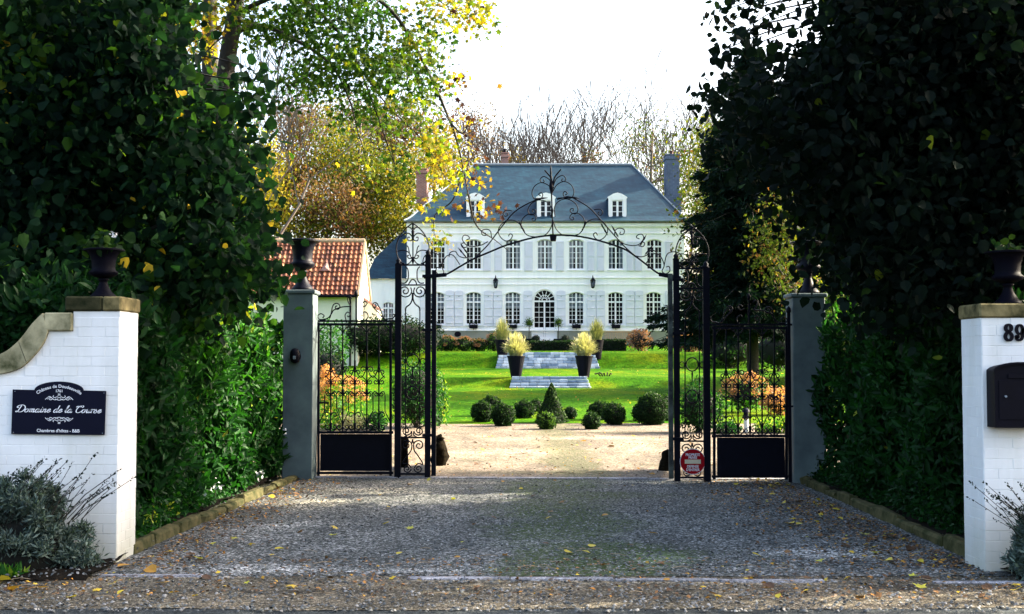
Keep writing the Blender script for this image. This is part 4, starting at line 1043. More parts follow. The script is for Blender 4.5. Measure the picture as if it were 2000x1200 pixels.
b = MB(); b.box(hx0 - .15, hx1 + .15, YH - .32, YH - .18, HZ(434.5), HZ(432), .02); b.build('gutter', M['lead'], house)
# window kit: frame, glazing bars, glass, curtain share meshes
def window_kit(kind, hw, H, rise, rows_top, rows_low, ztr):
    prof = lambda x: (H - rise) + (math.sqrt(max(0, ((hw*hw + rise*rise)/(2*rise))**2 - x*x)) - ((hw*hw + rise*rise)/(2*rise) - rise) if rise < hw*.99 else math.sqrt(max(0, hw*hw - x*x)))
    fr = MB()
    for s in (-1, 1):
        a, c = sorted((s*hw, s*(hw - .06))); fr.box(a, c, .06, .12, 0, prof(hw - .06) - .002)
    fr.box(-hw + .061, hw - .061, .06, .12, 0, .08)
    P = arch_poly(0, hw, 0, H - rise, rise, 11)[2:]; Q = arch_poly(0, hw - .055, 0, H - rise, max(.02, rise - .03) if rise < hw*.9 else hw - .055, 11)[2:]
    for i in range(10):
        a, c, d, e = P[i], P[i+1], Q[i+1], Q[i]
        fr.add([(a[0], .055, a[1]), (c[0], .055, c[1]), (d[0], .055, d[1]), (e[0], .055, e[1]), (a[0], .12, a[1]), (c[0], .12, c[1]), (d[0], .12, d[1]), (e[0], .12, e[1])], [(0,1,2,3), (3,2,6,7), (4,7,6,5)])
    fr.box(-.046, .046, .05, .125, .081, (ztr - .05) if kind == 'd' else prof(0) - .06)
    fr.box(-hw + .061, -.056 if kind != 'd' else hw - .061, .055, .122, ztr - .045, ztr + .045)
    if kind != 'd': fr.box(.056, hw - .061, .055, .122, ztr - .045, ztr + .045)
    gb = MB(); z0 = .08 if kind != 'd' else .62
    for s in (-1, 1):
        xm = s * (hw - .06 + .055) / 2
        gb.box(xm - .013, xm + .013, .07, .11, z0 + .001, ztr - .046)
        if kind != 'd': gb.box(xm - .017, xm + .017, .07, .11, ztr + .046, prof(abs(xm)) - .05)
        xa, xc = sorted((s*.056, s*(hw - .061)))
        for i in range(1, rows_low):
            z = z0 + (ztr - .045 - z0) * i / rows_low; gb.box(xa, xc, .072, .108, z - .012, z + .012)
        if kind != 'd':
            for i in range(1, rows_top):
                z = ztr + .045 + (prof(abs(xm)) - ztr - .1) * i / rows_top; gb.box(xa, xc, .072, .108, z - .015, z + .015)
    if kind == 'd':
        for k in range(1, 7):
            a = PI * k / 7; gb.bar((.12*math.cos(a), .09, ztr + .05 + .12*math.sin(a)), ((hw-.05)*math.cos(a), .09, ztr + .05 + (hw-.05)*math.sin(a)*.93), .035)
        for r in (.13, .3):
            gb.tube([(r*math.cos(a), .09, ztr + .05 + r*math.sin(a)) for a in np.linspace(0, PI, 12)], .018, 4)
        for s in (-1, 1):
            xa, xc = sorted((s*.056, s*(hw - .061))); fr.box(xa, xc, .06, .115, .081, .62)
            fr.box(xa + .07, xc - .07, .05, .0595, .15, .55, .005)
    gl = MB(); pts = arch_poly(0, hw - .02, .02, H - rise - .01, rise - .01 if rise < hw*.9 else hw - .03, 11)
    gl.face([(x, .09, z) for x, z in pts])
    out = []
    for mb, nm, mt in ((fr, 'window_frame', 'frame'), (gb, 'glazing_bars', 'frame'), (gl, 'glass', 'glass')):
        me = bpy.data.meshes.new(nm); me.from_pydata(mb.v, [], mb.f); me.materials.append(M[mt]); out.append((nm, me))
    return out
kits = {}
curt_l = {853: 1, 925: 1, 1001.5: 1, 1125.5: 1}
def place_window(parent, kind, cx, hw, zb, zs, rise, y, name='window', curtain=0, sky_=False):
    H = zs + rise - zb; key = (kind, round(hw, 2), round(H, 2))
    if key not in kits:
        kits[key] = window_kit(kind, hw, H, rise, *{'u': (1, 4, H*.77), 'l': (2, 5, H*.70), 'd': (0, 5, H - hw*1.08)}[kind])
    off = wloc(parent); o = None
    for nm, me in kits[key]:
        if nm == 'glass' and sky_: me = kits.setdefault(key + ('s',), me.copy()); me.materials[0] = M['glass_sky']
        ob = bpy.data.objects.new(name if o is None else nm, me); COL.objects.link(ob)
        if o is None: o = ob; ob.parent = parent; ob.location = Vector((cx, y, zb)) - off
        else: ob.parent = o
    if curtain:
        b = MB()
        if curtain == 1:   # half-lowered blind behind the upper panes
            n = 24
            for i in range(n):
                xa, xb_ = -hw + .06 + (2*hw - .12)*i/n, -hw + .06 + (2*hw-.12)*(i+1)/n
                b.face([(xa, .16 + .012*(i % 2), H*.50), (xb_, .16 + .012*((i+1) % 2), H*.50), (xb_, .16 + .012*((i+1) % 2), H*.93), (xa, .16 + .012*(i % 2), H*.93)])
        else:
            for s in (-1, 1):
                n = 8
                for i in range(n):
                    xa, xb_ = s*(hw - .05 - .26*i/n), s*(hw - .05 - .26*(i+1)/n)
                    b.face([(xa, .17 + .015*(i % 2), .05), (xb_, .17 + .015*((i+1) % 2), .05), (xb_, .17 + .015*((i+1) % 2), H*.95), (xa, .17 + .015*(i % 2), H*.95)])
        me = bpy.data.meshes.new('curtain'); me.from_pydata(b.v, [], b.f); me.materials.append(M['curtain'])
        c = bpy.data.objects.new('curtain', me); COL.objects.link(c); c.parent = o
    return o
for i, (k_, c, h, zb, zs, r) in enumerate(opens):
    cur = 0
    if k_ == 'l' and i - 7 in (0, 1, 2, 3): cur = 1
    if k_ == 'u' and i in (2, 3, 4, 5): cur = 2
    place_window(house, k_, c, h, zb, zs, r, YH, 'door' if k_ == 'd' else 'window', cur, k_ == 'u' and i in (3, 4, 5))
    if k_ != 'd':
        b = MB(); b.box(c - h - .05, c + h + .05, YH - .06, YH + .05, zb - .05, zb - .002, .006); b.build('window_sill', M['facade'], house)
    P = arch_poly(c, h + .03, zb, zs, r, 11)[2:]
    b = MB(); b.tube([(x, YH - .012, z + .03) for x, z in P], .028, 6); b.build('arch_moulding', M['facade'], house)
# shutters: louvred-looking boards with ledges and hinges
def shutter(pxa, pxb, pyt, pyb, low):
    xa, xb_ = HX(pxa) + .01, HX(pxb) - .01; zt, zb = HZ(pyt), HZ(pyb)
    b = MB()
    if low:
        mid = (xa + xb_) / 2
        b.prism([(xa, zb), (xb_, zb), (xb_, zt - .05), (mid + .1, zt), (mid - .1, zt), (xa, zt - .05)], YH - .06, YH - .02)
    else: b.box(xa, xb_, YH - .06, YH - .02, zb, zt, .006)
    o = b.build('shutter', M['shutter'], house)
    b = MB(); n = 5 if low else 3
    for i in range(n):
        z = zb + (zt - zb) * ((.1, .3, .52, .73, .88)[i] if low else (.03, .5, .97)[i])
        b.box(xa + .02, xb_ - .02, YH - .085, YH - .0605, z - .03, z + .03, .004)
    b.build('ledge', M['shutter'], o)
    if not low:
        b = MB(); z = zb + .14
        while z < zt - .1:
            if abs(z - (zb+zt)/2) > .07: b.add([(xa + .07, YH - .0605, z), (xb_ - .07, YH - .0605, z), (xb_ - .07, YH - .075, z - .04), (xa + .07, YH - .075, z - .04)], [(0, 1, 2, 3)])
            z += .055
        b.build('louvres', M['shutter'], o)
    else:
        b = MB(); b.box((xa+xb_)/2 - .02, (xa+xb_)/2 + .02, YH - .09, YH - .0605, zt - .36, zt - .31, .004); b.build('shutter_catch', M['lead'], o)
for a, c in ((873, 890), (890.5, 907), (943, 959), (965, 981), (1024, 1041), (1086, 1102), (1147, 1162), (1166, 1181), (1224, 1239), (1240, 1255), (1300, 1316), (822, 837)): shutter(a, c, 472, 530, False)
for a, c in ((870, 887), (887.5, 905), (945, 963), (963.5, 981), (1022, 1040), (1087, 1105), (1146, 1164), (1164.5, 1182), (1222, 1239.5), (1240, 1257), (1299, 1316), (820, 835)): shutter(a, c, 568, 638, True)
# hipped roof with flared eaves
ex0, ex1, ey0, ey1, ez = HX(789), HX(1346), YH - .35, YH + 9.35, HZ(432.5)
rz = W(1080, 323, YH + 4.5).z; rx0, rx1, ry = (925 - 1000)/F*(YH+4.5), (1236 - 1000)/F*(YH+4.5), YH + 4.5
V = []
def ring(f, g):
    z = ez + (rz - ez) * g
    return [(ex0 + (rx0-ex0)*f, ey0 + (ry-ey0)*f, z), (ex1 + (rx1-ex1)*f, ey0 + (ry-ey0)*f, z), (ex1 + (rx1-ex1)*f, ey1 + (ry-ey1)*f, z), (ex0 + (rx0-ex0)*f, ey1 + (ry-ey1)*f, z)]
fs_ = [(0, 0), (.05, .03), (.11, .08), (.2, .18), (1, 1)]
for f, g in fs_: V += ring(f, g)
Fc = []
for i in range(len(fs_) - 1):
    for k in range(4): Fc.append((4*i+k, 4*i+(k+1) % 4, 4*i+4+(k+1) % 4, 4*i+4+k))
Fc.append((3, 2, 1, 0))
b = MB(); b.add(V, Fc); roof = b.build('roof', M['slate'], house)
b = MB(); b.tube([(rx0, ry, rz + .02), (rx1, ry, rz + .02)], .1, 8)
for p, q in ((0, 0), (1, 1), (2, 1), (3, 0)):
    b.tube([Vector(V[4*i+p]) + Vector((0, 0, .015)) for i in range(len(fs_))], .05, 6)
b.build('ridge_capping', M['lead'], roof)
# dormers
def roof_y(z):   # y of the front slope at height z
    return float(np.interp(z, [ez + (rz-ez)*g for f, g in fs_], [ey0 + (ry-ey0)*f for f, g in fs_]))
for px in (928, 1066.5, 1207):
    YD = YH + .12; kD = YD / F; cx = (px - 1000)*kD; hw = 18.5*kD; zb = W(px, 429, YD).z; zt = W(px, 388, YD).z; za = W(px, 376.5, YD).z
    outer = [(cx - hw*.78, zb), (cx + hw*.78, zb), (cx + hw*.9, zb + .12), (cx + hw*.95, zb + .3), (cx + hw*.95, zt), (cx + hw*1.04, zt + .03), (cx + hw*1.04, zt + .09), (cx + hw*.45, za - .06), (cx, za), (cx - hw*.45, za - .06), (cx - hw*1.04, zt + .09), (cx - hw*1.04, zt + .03), (cx - hw*.95, zt), (cx - hw*.95, zb + .3), (cx - hw*.9, zb + .12)]
    wx, wz0, wz1 = 11.2*kD, W(px, 425, YD).z, W(px, 391, YD).z
    fr = wall_with_holes('dormer', outer, [[(cx - wx, wz0), (cx + wx, wz0), (cx + wx, wz1), (cx - wx, wz1)]], YD, M['facade'], house, .1)
    b = MB(); b.add([(x, YD + .0, z) for x, z in outer] + [(x, YD + .12, z) for x, z in outer], [(i, (i+1) % 15, 15 + (i+1) % 15, 15 + i) for i in range(15)]); b.build('dormer_edge', M['facade'], fr)
    b = MB(); yb = roof_y(zt + .1)
    for s in (-1, 1):
        x = cx + s*hw*.93; b.add([(x, YD + .12, zb), (x, YD + .12, zt + .02), (x, roof_y(zt) + .3, zt + .02), (x, roof_y(zb) + .2, zb)], [(0, 1, 2, 3)])
    b.add([(cx - hw*1.02, YD + .05, zt + .07), (cx, YD + .05, za - .02), (cx, roof_y(za) + .4, za - .02), (cx - hw*1.02, roof_y(zt) + .4, zt + .07), (cx + hw*1.02, YD + .05, zt + .07), (cx + hw*1.02, roof_y(zt) + .4, zt + .07)], [(0, 1, 2, 3), (1, 4, 5, 2)])
    b.build('dormer_cheeks', M['slate'], fr)
    b = MB(); H = wz1 - wz0
    b.box(cx - wx, cx - wx + .05, YD + .05, YD + .1, wz0, wz1); b.box(cx + wx - .05, cx + wx, YD + .05, YD + .1, wz0, wz1); b.box(cx - .06, cx + .06, YD + .045, YD + .1, wz0, wz1)
    for xa, xb_ in ((cx - wx + .051, cx - .061), (cx + .061, cx + wx - .051)):
        b.box(xa, xb_, YD + .05, YD + .1, wz0, wz0 + .06); b.box(xa, xb_, YD + .05, YD + .1, wz1 - .06, wz1)
        for k in (1, 2): z = wz0 + H*k/3; b.box(xa, xb_, YD + .06, YD + .095, z - .015, z + .015)
    b.build('dormer_window', M['frame'], fr)
    b = MB(); b.face([(cx - wx, YD + .08, wz0), (cx + wx, YD + .08, wz0), (cx + wx, YD + .08, wz1), (cx - wx, YD + .08, wz1)]); b.build('glass', M['glass'], fr)
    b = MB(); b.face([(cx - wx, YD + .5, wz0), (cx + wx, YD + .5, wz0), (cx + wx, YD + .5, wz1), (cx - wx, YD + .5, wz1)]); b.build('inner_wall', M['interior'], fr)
# chimneys
def chimney(pxl, pxr, pyt, pyb, Y, D, mat, pots, flare=0):
    k = Y / F; xa, xb_ = (pxl-1000)*k, (pxr-1000)*k; zt, zb = W(pxl, pyt, Y).z, W(pxl, pyb, Y).z
    b = MB(); b.box(xa, xb_, Y, Y + D, zb, zt)
    if flare: b.box(xa - .08, xb_ + .12, Y - .06, Y + D + .1, zb, zb + (zt - zb)*.3)
    o = b.build('chimney', mat, house)
    b = MB(); b.box(xa - .06, xb_ + .06, Y - .06, Y + D + .06, zt - .25, zt - .1, .01); b.box(xa - .04, xb_ + .04, Y - .04, Y + D + .04, zt + .001, zt + .06, .01); b.build('chimney_cap', mat, o)
    for i in range(pots):
        cx = xa + (xb_ - xa)*(i + .5)/pots; b = MB(); b.lathe((cx, Y + D/2, zt + .06), [(.11, 0), (.1, .2), (.13, .22), (.13, .27), (.05, .27)], 10); b.build('chimney_pot', M['tile'] if mat is not M['brick'] else M['black'], o)
chimney(812, 833, 331, 400, YH + 2.5, 1.5, M['brick'], 0)
chimney(1303, 1329, 303, 415, YH + 3.0, 1.1, M['bluebrick'], 1, 1)
chimney(979, 993, 300, 330, YH + 6.5, .6, M['brick'], 1)
# lower wing with slate roof and skylight
wing = thing('house_wing', 'lower white wing with steep blue slate roof and small skylight left of the house', 'building', (-7.3, 70.8, T(70)))
wx0, wx1 = (718-1000)/F*71, hx0 - .01; wz = W(718, 545, 71).z
wc = (758-1000)/F*71; wo = arch_poly(wc, .33, W(1000, 640, 71).z, W(1000, 594, 71).z, .1)
wall_with_holes('wing_wall', [(wx0, T(70) - .5), (wx1, T(70) - .5), (wx1, wz), (wx0, wz)], [wo], 71, M['facade'], wing)
place_window(wing, 'u', wc, .33, W(1000, 640, 71).z, W(1000, 594, 71).z, .1, 71, 'window', 1)
b = MB(); b.box(wx0, wx0 + .25, 71.01, 76, T(70) - .5, wz); b.box(wx0 + .26, wx1, 72.5, 72.6, T(70) - .5, wz - .1); b.build('wing_side_wall', M['facade'], wing)
p = [(wx0 - .12, 70.8, wz), (wx1 - .01, 70.8, wz), (wx1 - .01, 72.0, W(0, 505, 72).z), ((731-1000)/F*72, 72.0, W(0, 505, 72).z), (wx1 - .01, 73.8, W(0, 452, 73.8).z), ((787-1000)/F*73.8, 73.8, W(0, 452, 73.8).z), (wx0 - .12, 76.8, wz), ((731-1000)/F*72, 75.6, W(0, 505, 72).z)]
b = MB(); b.add(p, [(0, 1, 2, 3), (3, 2, 4, 5), (6, 0, 3, 7), (7, 3, 5)]); wr = b.build('wing_roof', M['slate'], wing)
a, c_ = W(755, 522, 71.65), W(769, 538, 71.3)
b = MB(); b.add([(a.x, 71.60, a.z), (c_.x, 71.60, a.z), (c_.x, 71.25, c_.z), (a.x, 71.25, c_.z)], [(0, 1, 2, 3)]); b.build('skylight_pane', M['curtain'], wr)
b = MB()
for P in (((a.x-.05, 71.57, a.z), (c_.x+.05, 71.57, a.z)), ((a.x-.05, 71.22, c_.z), (c_.x+.05, 71.22, c_.z)), ((a.x-.04, 71.57, a.z), (a.x-.04, 71.22, c_.z)), ((c_.x+.04, 71.57, a.z), (c_.x+.04, 71.22, c_.z))): b.bar(P[0], P[1], .09)
b.build('skylight_frame', M['black'], wr)
# lanterns on the facade
for px, lb in ((968, 'black wall lantern on the white facade above the shutters left of the door'), (1158, 'black wall lantern on the white facade above the shutters right of the door')):
    c = W(px, 553, YH - .3); t_ = thing('wall_lantern', lb, 'lantern', tuple(c), 'wall lanterns on the facade')
    b = MB(); b.lathe(c + Vector((0, 0, .12)), [(.16, 0), (.14, .05), (.06, .16), (.03, .2), (.035, .24), (.005, .34)], 6); b.build('lantern_roof', M['black'], t_)
    b = MB()
    for k in range(6):
        a = PI/3*k; b.bar(c + Vector((.09*math.cos(a), .09*math.sin(a), -.22)), c + Vector((.14*math.cos(a), .14*math.sin(a), .12)), .022)
    b.lathe(c + Vector((0, 0, -.26)), [(.03, -.05), (.1, 0), (.1, .04), (.03, .04)], 6); b.build('lantern_frame', M['black'], t_)
    b = MB(); b.lathe(c + Vector((0, 0, -.21)), [(.08, 0), (.125, .32)], 6); b.build('lantern_glass', M['glass'], t_)
    b = MB(); b.bar(c + Vector((0, 0, .2)), c + Vector((0, .3, .2)), .03); b.bar(c + Vector((0, .28, .05)), c + Vector((0, .28, .35)), .05); b.build('bracket', M['black'], t_)

# ================================================================== tiled cottage on the left
cot = thing('tiled_cottage', 'low white cottage with red clay pantile roof behind the left gate pillar', 'cottage', (-10, 58, T(58)), None)
cx1 = -7.05; cx0 = -15.0; ye, yr_ = 56.0, 58.4; ze = W(0, 578, ye).z; zr_ = W(0, 474, yr_).z
b = MB(); b.box(cx0, cx1 - .01, ye + .25, 60.8, T(56) - .6, ze + .1); b.build('wall', M['cream_wall'], cot)
b = MB(); b.add([(cx1 - .008, ye + .25, ze + .1), (cx1 - .008, 60.8, ze + .1), (cx1 - .008, yr_, zr_ - .08)], [(0, 1, 2)]); b.build('gable', M['facade'], cot)
Vt = []; Ft = []; tn = []
nc, nr = 36, 12; pw = (cx1 + .06 - cx0) / nc; sl = Vector((0, yr_ - ye, zr_ - ze)); nv = Vector((0, -sl.z, sl.y)).normalized()
def tiles(side):
    for r in range(nr):
        for c in range(nc):
            x0 = cx0 + c*pw; u0, u1 = r/nr, (r + 1.12)/nr; lift = .035; jit = rnd.uniform(-.012, .012)
            tv_ = rnd.choice([.3, .45, .5, .6, .7, .8, .9, 1.0, .15, .05]) * (.75 if r < 3 else 1)
            n = len(Vt)
            for u, l in ((u0, lift + .02), (min(u1, 1), 0)):
                base = Vector((0, ye, ze)) + sl*u
                if side: base.y = 2*yr_ - base.y
                nvv = Vector((0, nv.y * (-1 if side else 1), nv.z))
                for k, (fx, fz) in enumerate(((0, .03), (.2, .085), (.42, .085), (.6, .03), (.8, 0), (1.0, .02))):
                    Vt.append(tuple(base + nvv*(fz + l + jit) + Vector((x0 + pw*fx, 0, 0))))
            for k in range(5): Ft.append((n+k, n+k+1, n+7+k, n+6+k)); tn.append(min(1, tv_ + rnd.uniform(-.04, .04)))
tiles(0); tiles(1)
off = wloc(cot); me = bpy.data.meshes.new('roof_tiles'); me.from_pydata([(a-off.x, b_-off.y, c-off.z) for a, b_, c in Vt], [], Ft)
at = me.attributes.new('tint', 'FLOAT', 'FACE'); at.data.foreach_set('value', tn)
rt = link('roof_tiles', me, M['tile'], cot); rt['kind'] = 'stuff'
b = MB(); p0 = Vector((0, ye, ze)); b.add([(cx0, ye, ze - .03), (cx1, ye, ze - .03), (cx1, yr_, zr_ - .04), (cx0, yr_, zr_ - .04), (cx1, 2*yr_ - ye, ze - .03), (cx0, 2*yr_ - ye, ze - .03)], [(0, 1, 2, 3), (3, 2, 4, 5)]); b.build('roof_deck', M['bark'], cot)
b = MB()
for i in range(22):
    x = cx0 + (cx1 - cx0)*i/22; b.tube([(x, yr_, zr_ + .06), (x + .4, yr_, zr_ + .075)], .12, 8)
b.build('ridge_tiles', M['tan_tile'], cot)
b = MB(); b.bar((cx1 + .04, ye - .05, ze + .0), (cx1 + .04, yr_, zr_ + .05), .09, .14); b.bar((cx1 + .04, yr_, zr_ + .05), (cx1 + .04, 60.9, ze - .0), .09, .14); b.build('verge_board', M['tan_tile'], cot)
b = MB(); b.tube([(cx0, ye - .08, ze - .02), (cx1, ye - .08, ze - .02)], .07, 6); b.tube([(cx1 - .35, ye - .05, ze - .05), (cx1 - .35, ye + .2, ze - .3), (cx1 - .35, ye + .2, T(56))], .045, 6); b.build('rain_gutter', M['black'], cot)
c = Vector((0, ye, ze)) + sl*.42; b = MB(); b.add([(-8.9, c.y - .1, c.z + .08), (-8.45, c.y - .1, c.z + .08), (-8.65, c.y + .4, c.z + .6), (-8.67, c.y - .05, c.z + .25)], [(0, 1, 3), (0, 3, 2), (1, 2, 3)]); b.build('roof_vent', M['brick'], cot)
# lean-to
ann = thing('lean_to', 'cream rendered lean-to with sloping tiled verge at the end of the cottage', 'lean-to', (-6.6, 58.5, T(58)))
b = MB(); xa, xb_ = cx1 + .02, (737 - 1000)/F*58.5
b.add([(xa, 58.4, T(58) - .5), (xb_, 58.4, T(58) - .5), (xb_, 58.4, W(0, 606, 58.4).z), (xa, 58.4, W(0, 586, 58.4).z), (xa, 60.5, T(58) - .5), (xb_, 60.5, T(58) - .5), (xb_, 60.5, W(0, 606, 58.4).z), (xa, 60.5, W(0, 586, 58.4).z)], [(0,1,2,3), (1,5,6,2), (4,7,6,5), (3,2,6,7)]); b.build('wall', M['cream_wall'], ann)
b = MB(); b.bar((xa, 58.35, W(0, 583, 58.4).z), (xb_ + .12, 58.35, W(0, 606, 58.4).z), .1, .12); b.build('verge_tiles', M['brick'], ann)
b = MB(); b.add([(xa, 58.3, W(0, 584, 58.4).z), (xb_ + .1, 58.3, W(0, 604, 58.4).z), (xb_ + .1, 60.6, W(0, 604, 58.4).z), (xa, 60.6, W(0, 584, 58.4).z)], [(0, 1, 2, 3)]); b.build('roof', M['brick'], ann)

# ================================================================== stone steps on the lawn
def steps(label, pxa, pxb, Y0, Y1, rows, z0, z1, flare):
    t = thing('garden_steps', label, 'steps', ((X_(pxa, Y0)+X_(pxb, Y0))/2, Y0, z0), 'stone steps up the lawn'); Y0 -= .45; Y1 -= .25; z0 += .05; z1 += .06
    xa, xb_ = X_(pxa, Y0), X_(pxb, Y0)
    for r in range(rows):
        h = (z1 - z0 + .1)/rows; z = z0 - .08 + h*r; y = Y0 + (Y1 - Y0)*r/rows; a, c = xa + flare*r, xb_ - flare*r; x = a
        while x < c - .05:
            L = rnd.uniform(.22, .42); L = min(L, c - x)
            b = MB(); b.box(x, x + L - .012, y + rnd.uniform(0, .02), y + (Y1-Y0)/rows + .12, z, z + h - .01 + rnd.uniform(-.008, .006), .012)
            o = b.build('stone', M[rnd.choice(['stone_a', 'stone_b', 'stone_c'])], t); x += L
    return t
M['stone_a'] = simple('blue_grey_stone', (.42, .5, .6), .8, .4, 5, .3, .01); M['stone_b'] = simple('pale_grey_stone', (.62, .68, .75), .8, .35, 5, .3, .01); M['stone_c'] = simple('dark_blue_stone', (.22, .3, .4), .8, .4, 5, .3, .01)
steps('lower flight of blue grey stone steps between the two front grass pots', 995, 1155, 45.0, 46.0, 4, .62, .97, .03)
steps('upper wider flight of blue grey stone steps below the house', 968, 1172, 56.0, 57.5, 6, 1.27, 1.95, .03)
# path stones in front of the door
b = MB()
st_ = thing('door_steps', 'pale stone steps with a low rail before the white front door', 'steps', (HX(1063), 68.6, T(68.6)))
for i in range(3):
    b = MB(); b.box(HX(1030) + .2*i, HX(1098) - .2*i, 69.0 + .3*i, 69.93, T(69) - .05 + .12*i, T(69) + .08 + .12*i, .015); b.build('tread', M['plinth'], st_)

# ================================================================== pots, topiary, bench, planters
def grass_pot(label, px, Y, z, H, R0, R1, gh, gr, n, tint, grp):
    c = Vector((X_(px, Y), Y, z)); t = thing('tall_planter', label, 'planter', tuple(c), grp)
    b = MB(); b.lathe(c, [(R0, 0), (R1, H), (R1 + .02, H + .005), (R1 + .02, H + .05), (R1 - .03, H + .05), (R1 - .04, H - .05), (.01, H - .05)], 24); b.build('pot', M['pot'], t)
    return c + Vector((0, 0, H))
def grass_clump(label, c, gh, gr, n, t0, t1, name='ornamental_grass'):
    t = thing(name, label, 'grass', tuple(c))
    V = []; Fs = []; tn = []
    for k in range(n):
        a = rnd.uniform(0, 2*PI); r0 = rnd.uniform(0, .24); lean = rnd.random()**1.1 * gr; h = gh * rnd.uniform(.45, 1.05)*(1 - .25*lean/gr); w_ = rnd.uniform(.012, .024)
        p0 = c + Vector((r0*math.cos(a), r0*math.sin(a), -.05)); d = Vector((math.cos(a), math.sin(a), 0)); sd_ = Vector((-d.y, d.x, 0)); m = 6; tt = rnd.uniform(t0, t1)
        base = len(V)
        for i in range(m + 1):
            u = i / m; p = p0 + d*(lean*u**2.2) + Vector((0, 0, h*(u - .28*u*u*min(1, lean/gr)*1.2))); ww = w_*(1 - u*.8) * (2.0 if u > .75 and rnd.random() < .5 else 1)
            V += [tuple(p - sd_*ww), tuple(p + sd_*ww)]
        for i in range(m): Fs.append((base+2*i, base+2*i+1, base+2*i+3, base+2*i+2)); tn.append(min(1, tt + .25*i/m))
    off = wloc(t); me = bpy.data.meshes.new('blades'); me.from_pydata([(x-off.x, y-off.y, z-off.z) for x, y, z in V], [], Fs)
    at = me.attributes.new('tint', 'FLOAT', 'FACE'); at.data.foreach_set('value', tn); o = link('blades', me, M['lf_straw'], t); o['kind'] = 'stuff'
    return t
for px, lb, g in ((1008, 'left', 0), (1140.5, 'right', 0)):
    c = grass_pot(f'tall tapered dark pot at the {lb} end of the lower steps', px, 46.35, T(46.35), .78, .19, .325, 1, .5, 700, 0, 'tapered dark pots on the lawn')
    grass_clump(f'straw coloured feathery grass growing in the {lb} front pot', c, 1.0, .5, 1500, .3, 1.0)
for px, lb in ((981, 'left'), (1165, 'right')):
    c = grass_pot(f'tapered dark pot at the {lb} side of the upper steps', px, 57.0, T(57.0), .85, .2, .33, 1, .5, 700, 0, 'tapered dark pots on the lawn')
    grass_clump(f'greener feathery grass growing in the {lb} rear pot', c, 1.15, .42, 700, .0, .35)
def shell_leaves(t, c, R, n, size, mat, tmpl='rhomb', core=True, jit=.1, zmin=-9, t0=0, t1=.7, lump=.08, shape=None):
    R = np.array(R if hasattr(R, '__len__') else (R, R, R), float)
    d = nrm(NR.normal(size=(n, 3))); s = 1 + lump*np.sin(d[:, 0]*7 + c[0]*3)*np.cos(d[:, 1]*6 + c[1]) + lump*.7*np.sin(d[:, 2]*9 + d[:, 0]*5) + NR.normal(size=n)*jit*.5
    if shape == 'cone': s *= 1
    P = np.array(c) + d * s[:, None] * R * NR.uniform(1 - jit*1.5, 1, (n, 1))
    if shape == 'cone':
        u = NR.uniform(0, 1, n)**1.35; a = NR.uniform(0, 2*PI, n); rr = R[0]*(1 - u)**.8 * (1 + .1*np.sin(a*4 + u*9)) * NR.uniform(.88, 1.03, n)
        P = np.array([c[0] + rr*np.cos(a), c[1] + rr*np.sin(a), c[2] + u*R[2]]).T; d = nrm(np.array([np.cos(a), np.sin(a), np.full(n, .35)]).T)
    P = P[P[:, 2] > zmin]; k = len(P); d = d[:k]
    leaves('foliage', P, size, np.clip(NR.uniform(t0, t1, k) + (P[:, 2] - c[2])/R[2]*.12, 0, 1), tmpl, mat, t, up=.1, nbias=d*1.2 if len(d) == k else None)
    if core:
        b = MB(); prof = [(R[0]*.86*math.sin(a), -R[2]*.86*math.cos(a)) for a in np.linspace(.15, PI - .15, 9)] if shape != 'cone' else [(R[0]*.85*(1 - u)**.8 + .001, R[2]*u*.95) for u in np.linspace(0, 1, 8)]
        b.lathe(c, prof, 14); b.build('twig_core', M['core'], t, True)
BALLS = [(942, 828, 21, 22, 'dark clipped box ball at the far left of the group on the gravel'), (960, 820, 20, 21, 'clipped box ball with sunlit top behind the two leftmost balls'),
         (983, 833, 22, 23, 'rounded box ball in front at the right of the left trio'), (1024, 823, 19.5, 18.5, 'single clipped box ball between the left trio and the box cone'),
         (1047, 800, 12, 12, 'small dark box ball peeping out left of the box cone'), (1067, 838, 17, 17, 'small browned box ball in front of the box cone'),
         (1113, 824, 12.5, 13, 'small squarish box bush just right of the box cone'), (1155, 838, 16.5, 17, 'small bright box ball standing nearest the drive right of centre'),
         (1172, 825, 24, 19, 'broad low box ball with sunlit top behind two others'), (1199, 831, 21.5, 22, 'rounded dark box ball right of the small bright one'),
         (1273, 831, 31, 32, 'largest box ball beside the open right gate leaf'), (1249, 827, 15, 19, 'dark box ball tucked left of the largest one'), (1298, 826, 22, 26, 'tall box mound half hidden by the right gate leaf')]
for px, pyb, rx, rz_, lb in BALLS:
    Y = 1.46*F/(pyb - 706) if pyb > 815 else 30.5
    z0 = T(Y); k = Y/F; R = (rx*k, rx*k, rz_*k); c = (X_(px, Y), Y, z0 + rz_*k*.93)
    if pyb < 815: c = (c[0], c[1], W(px, pyb - 8, Y).z)
    t_ = thing('box_ball', lb, 'topiary ball', (c[0], c[1], z0), 'clipped box balls on the gravel')
    br = 'browned' in lb
    shell_leaves(t_, c, R, int(3800*(rx/20)**2), .044, M['lf_box'] , zmin=z0 - .02, t0=.25 if br else 0, t1=1.0 if br else .6, lump=rnd.uniform(.07, .15))
Y = 28.6; t_ = thing('box_cone', 'tall clipped box cone in the middle of the topiary group', 'topiary cone', (X_(1077, Y), Y, T(Y)))
shell_leaves(t_, (X_(1077, Y), Y, T(Y)), (31*Y/F, 31*Y/F, 76*Y/F), 7500, .04, M['lf_box'], shape='cone', t0=0, t1=.7)
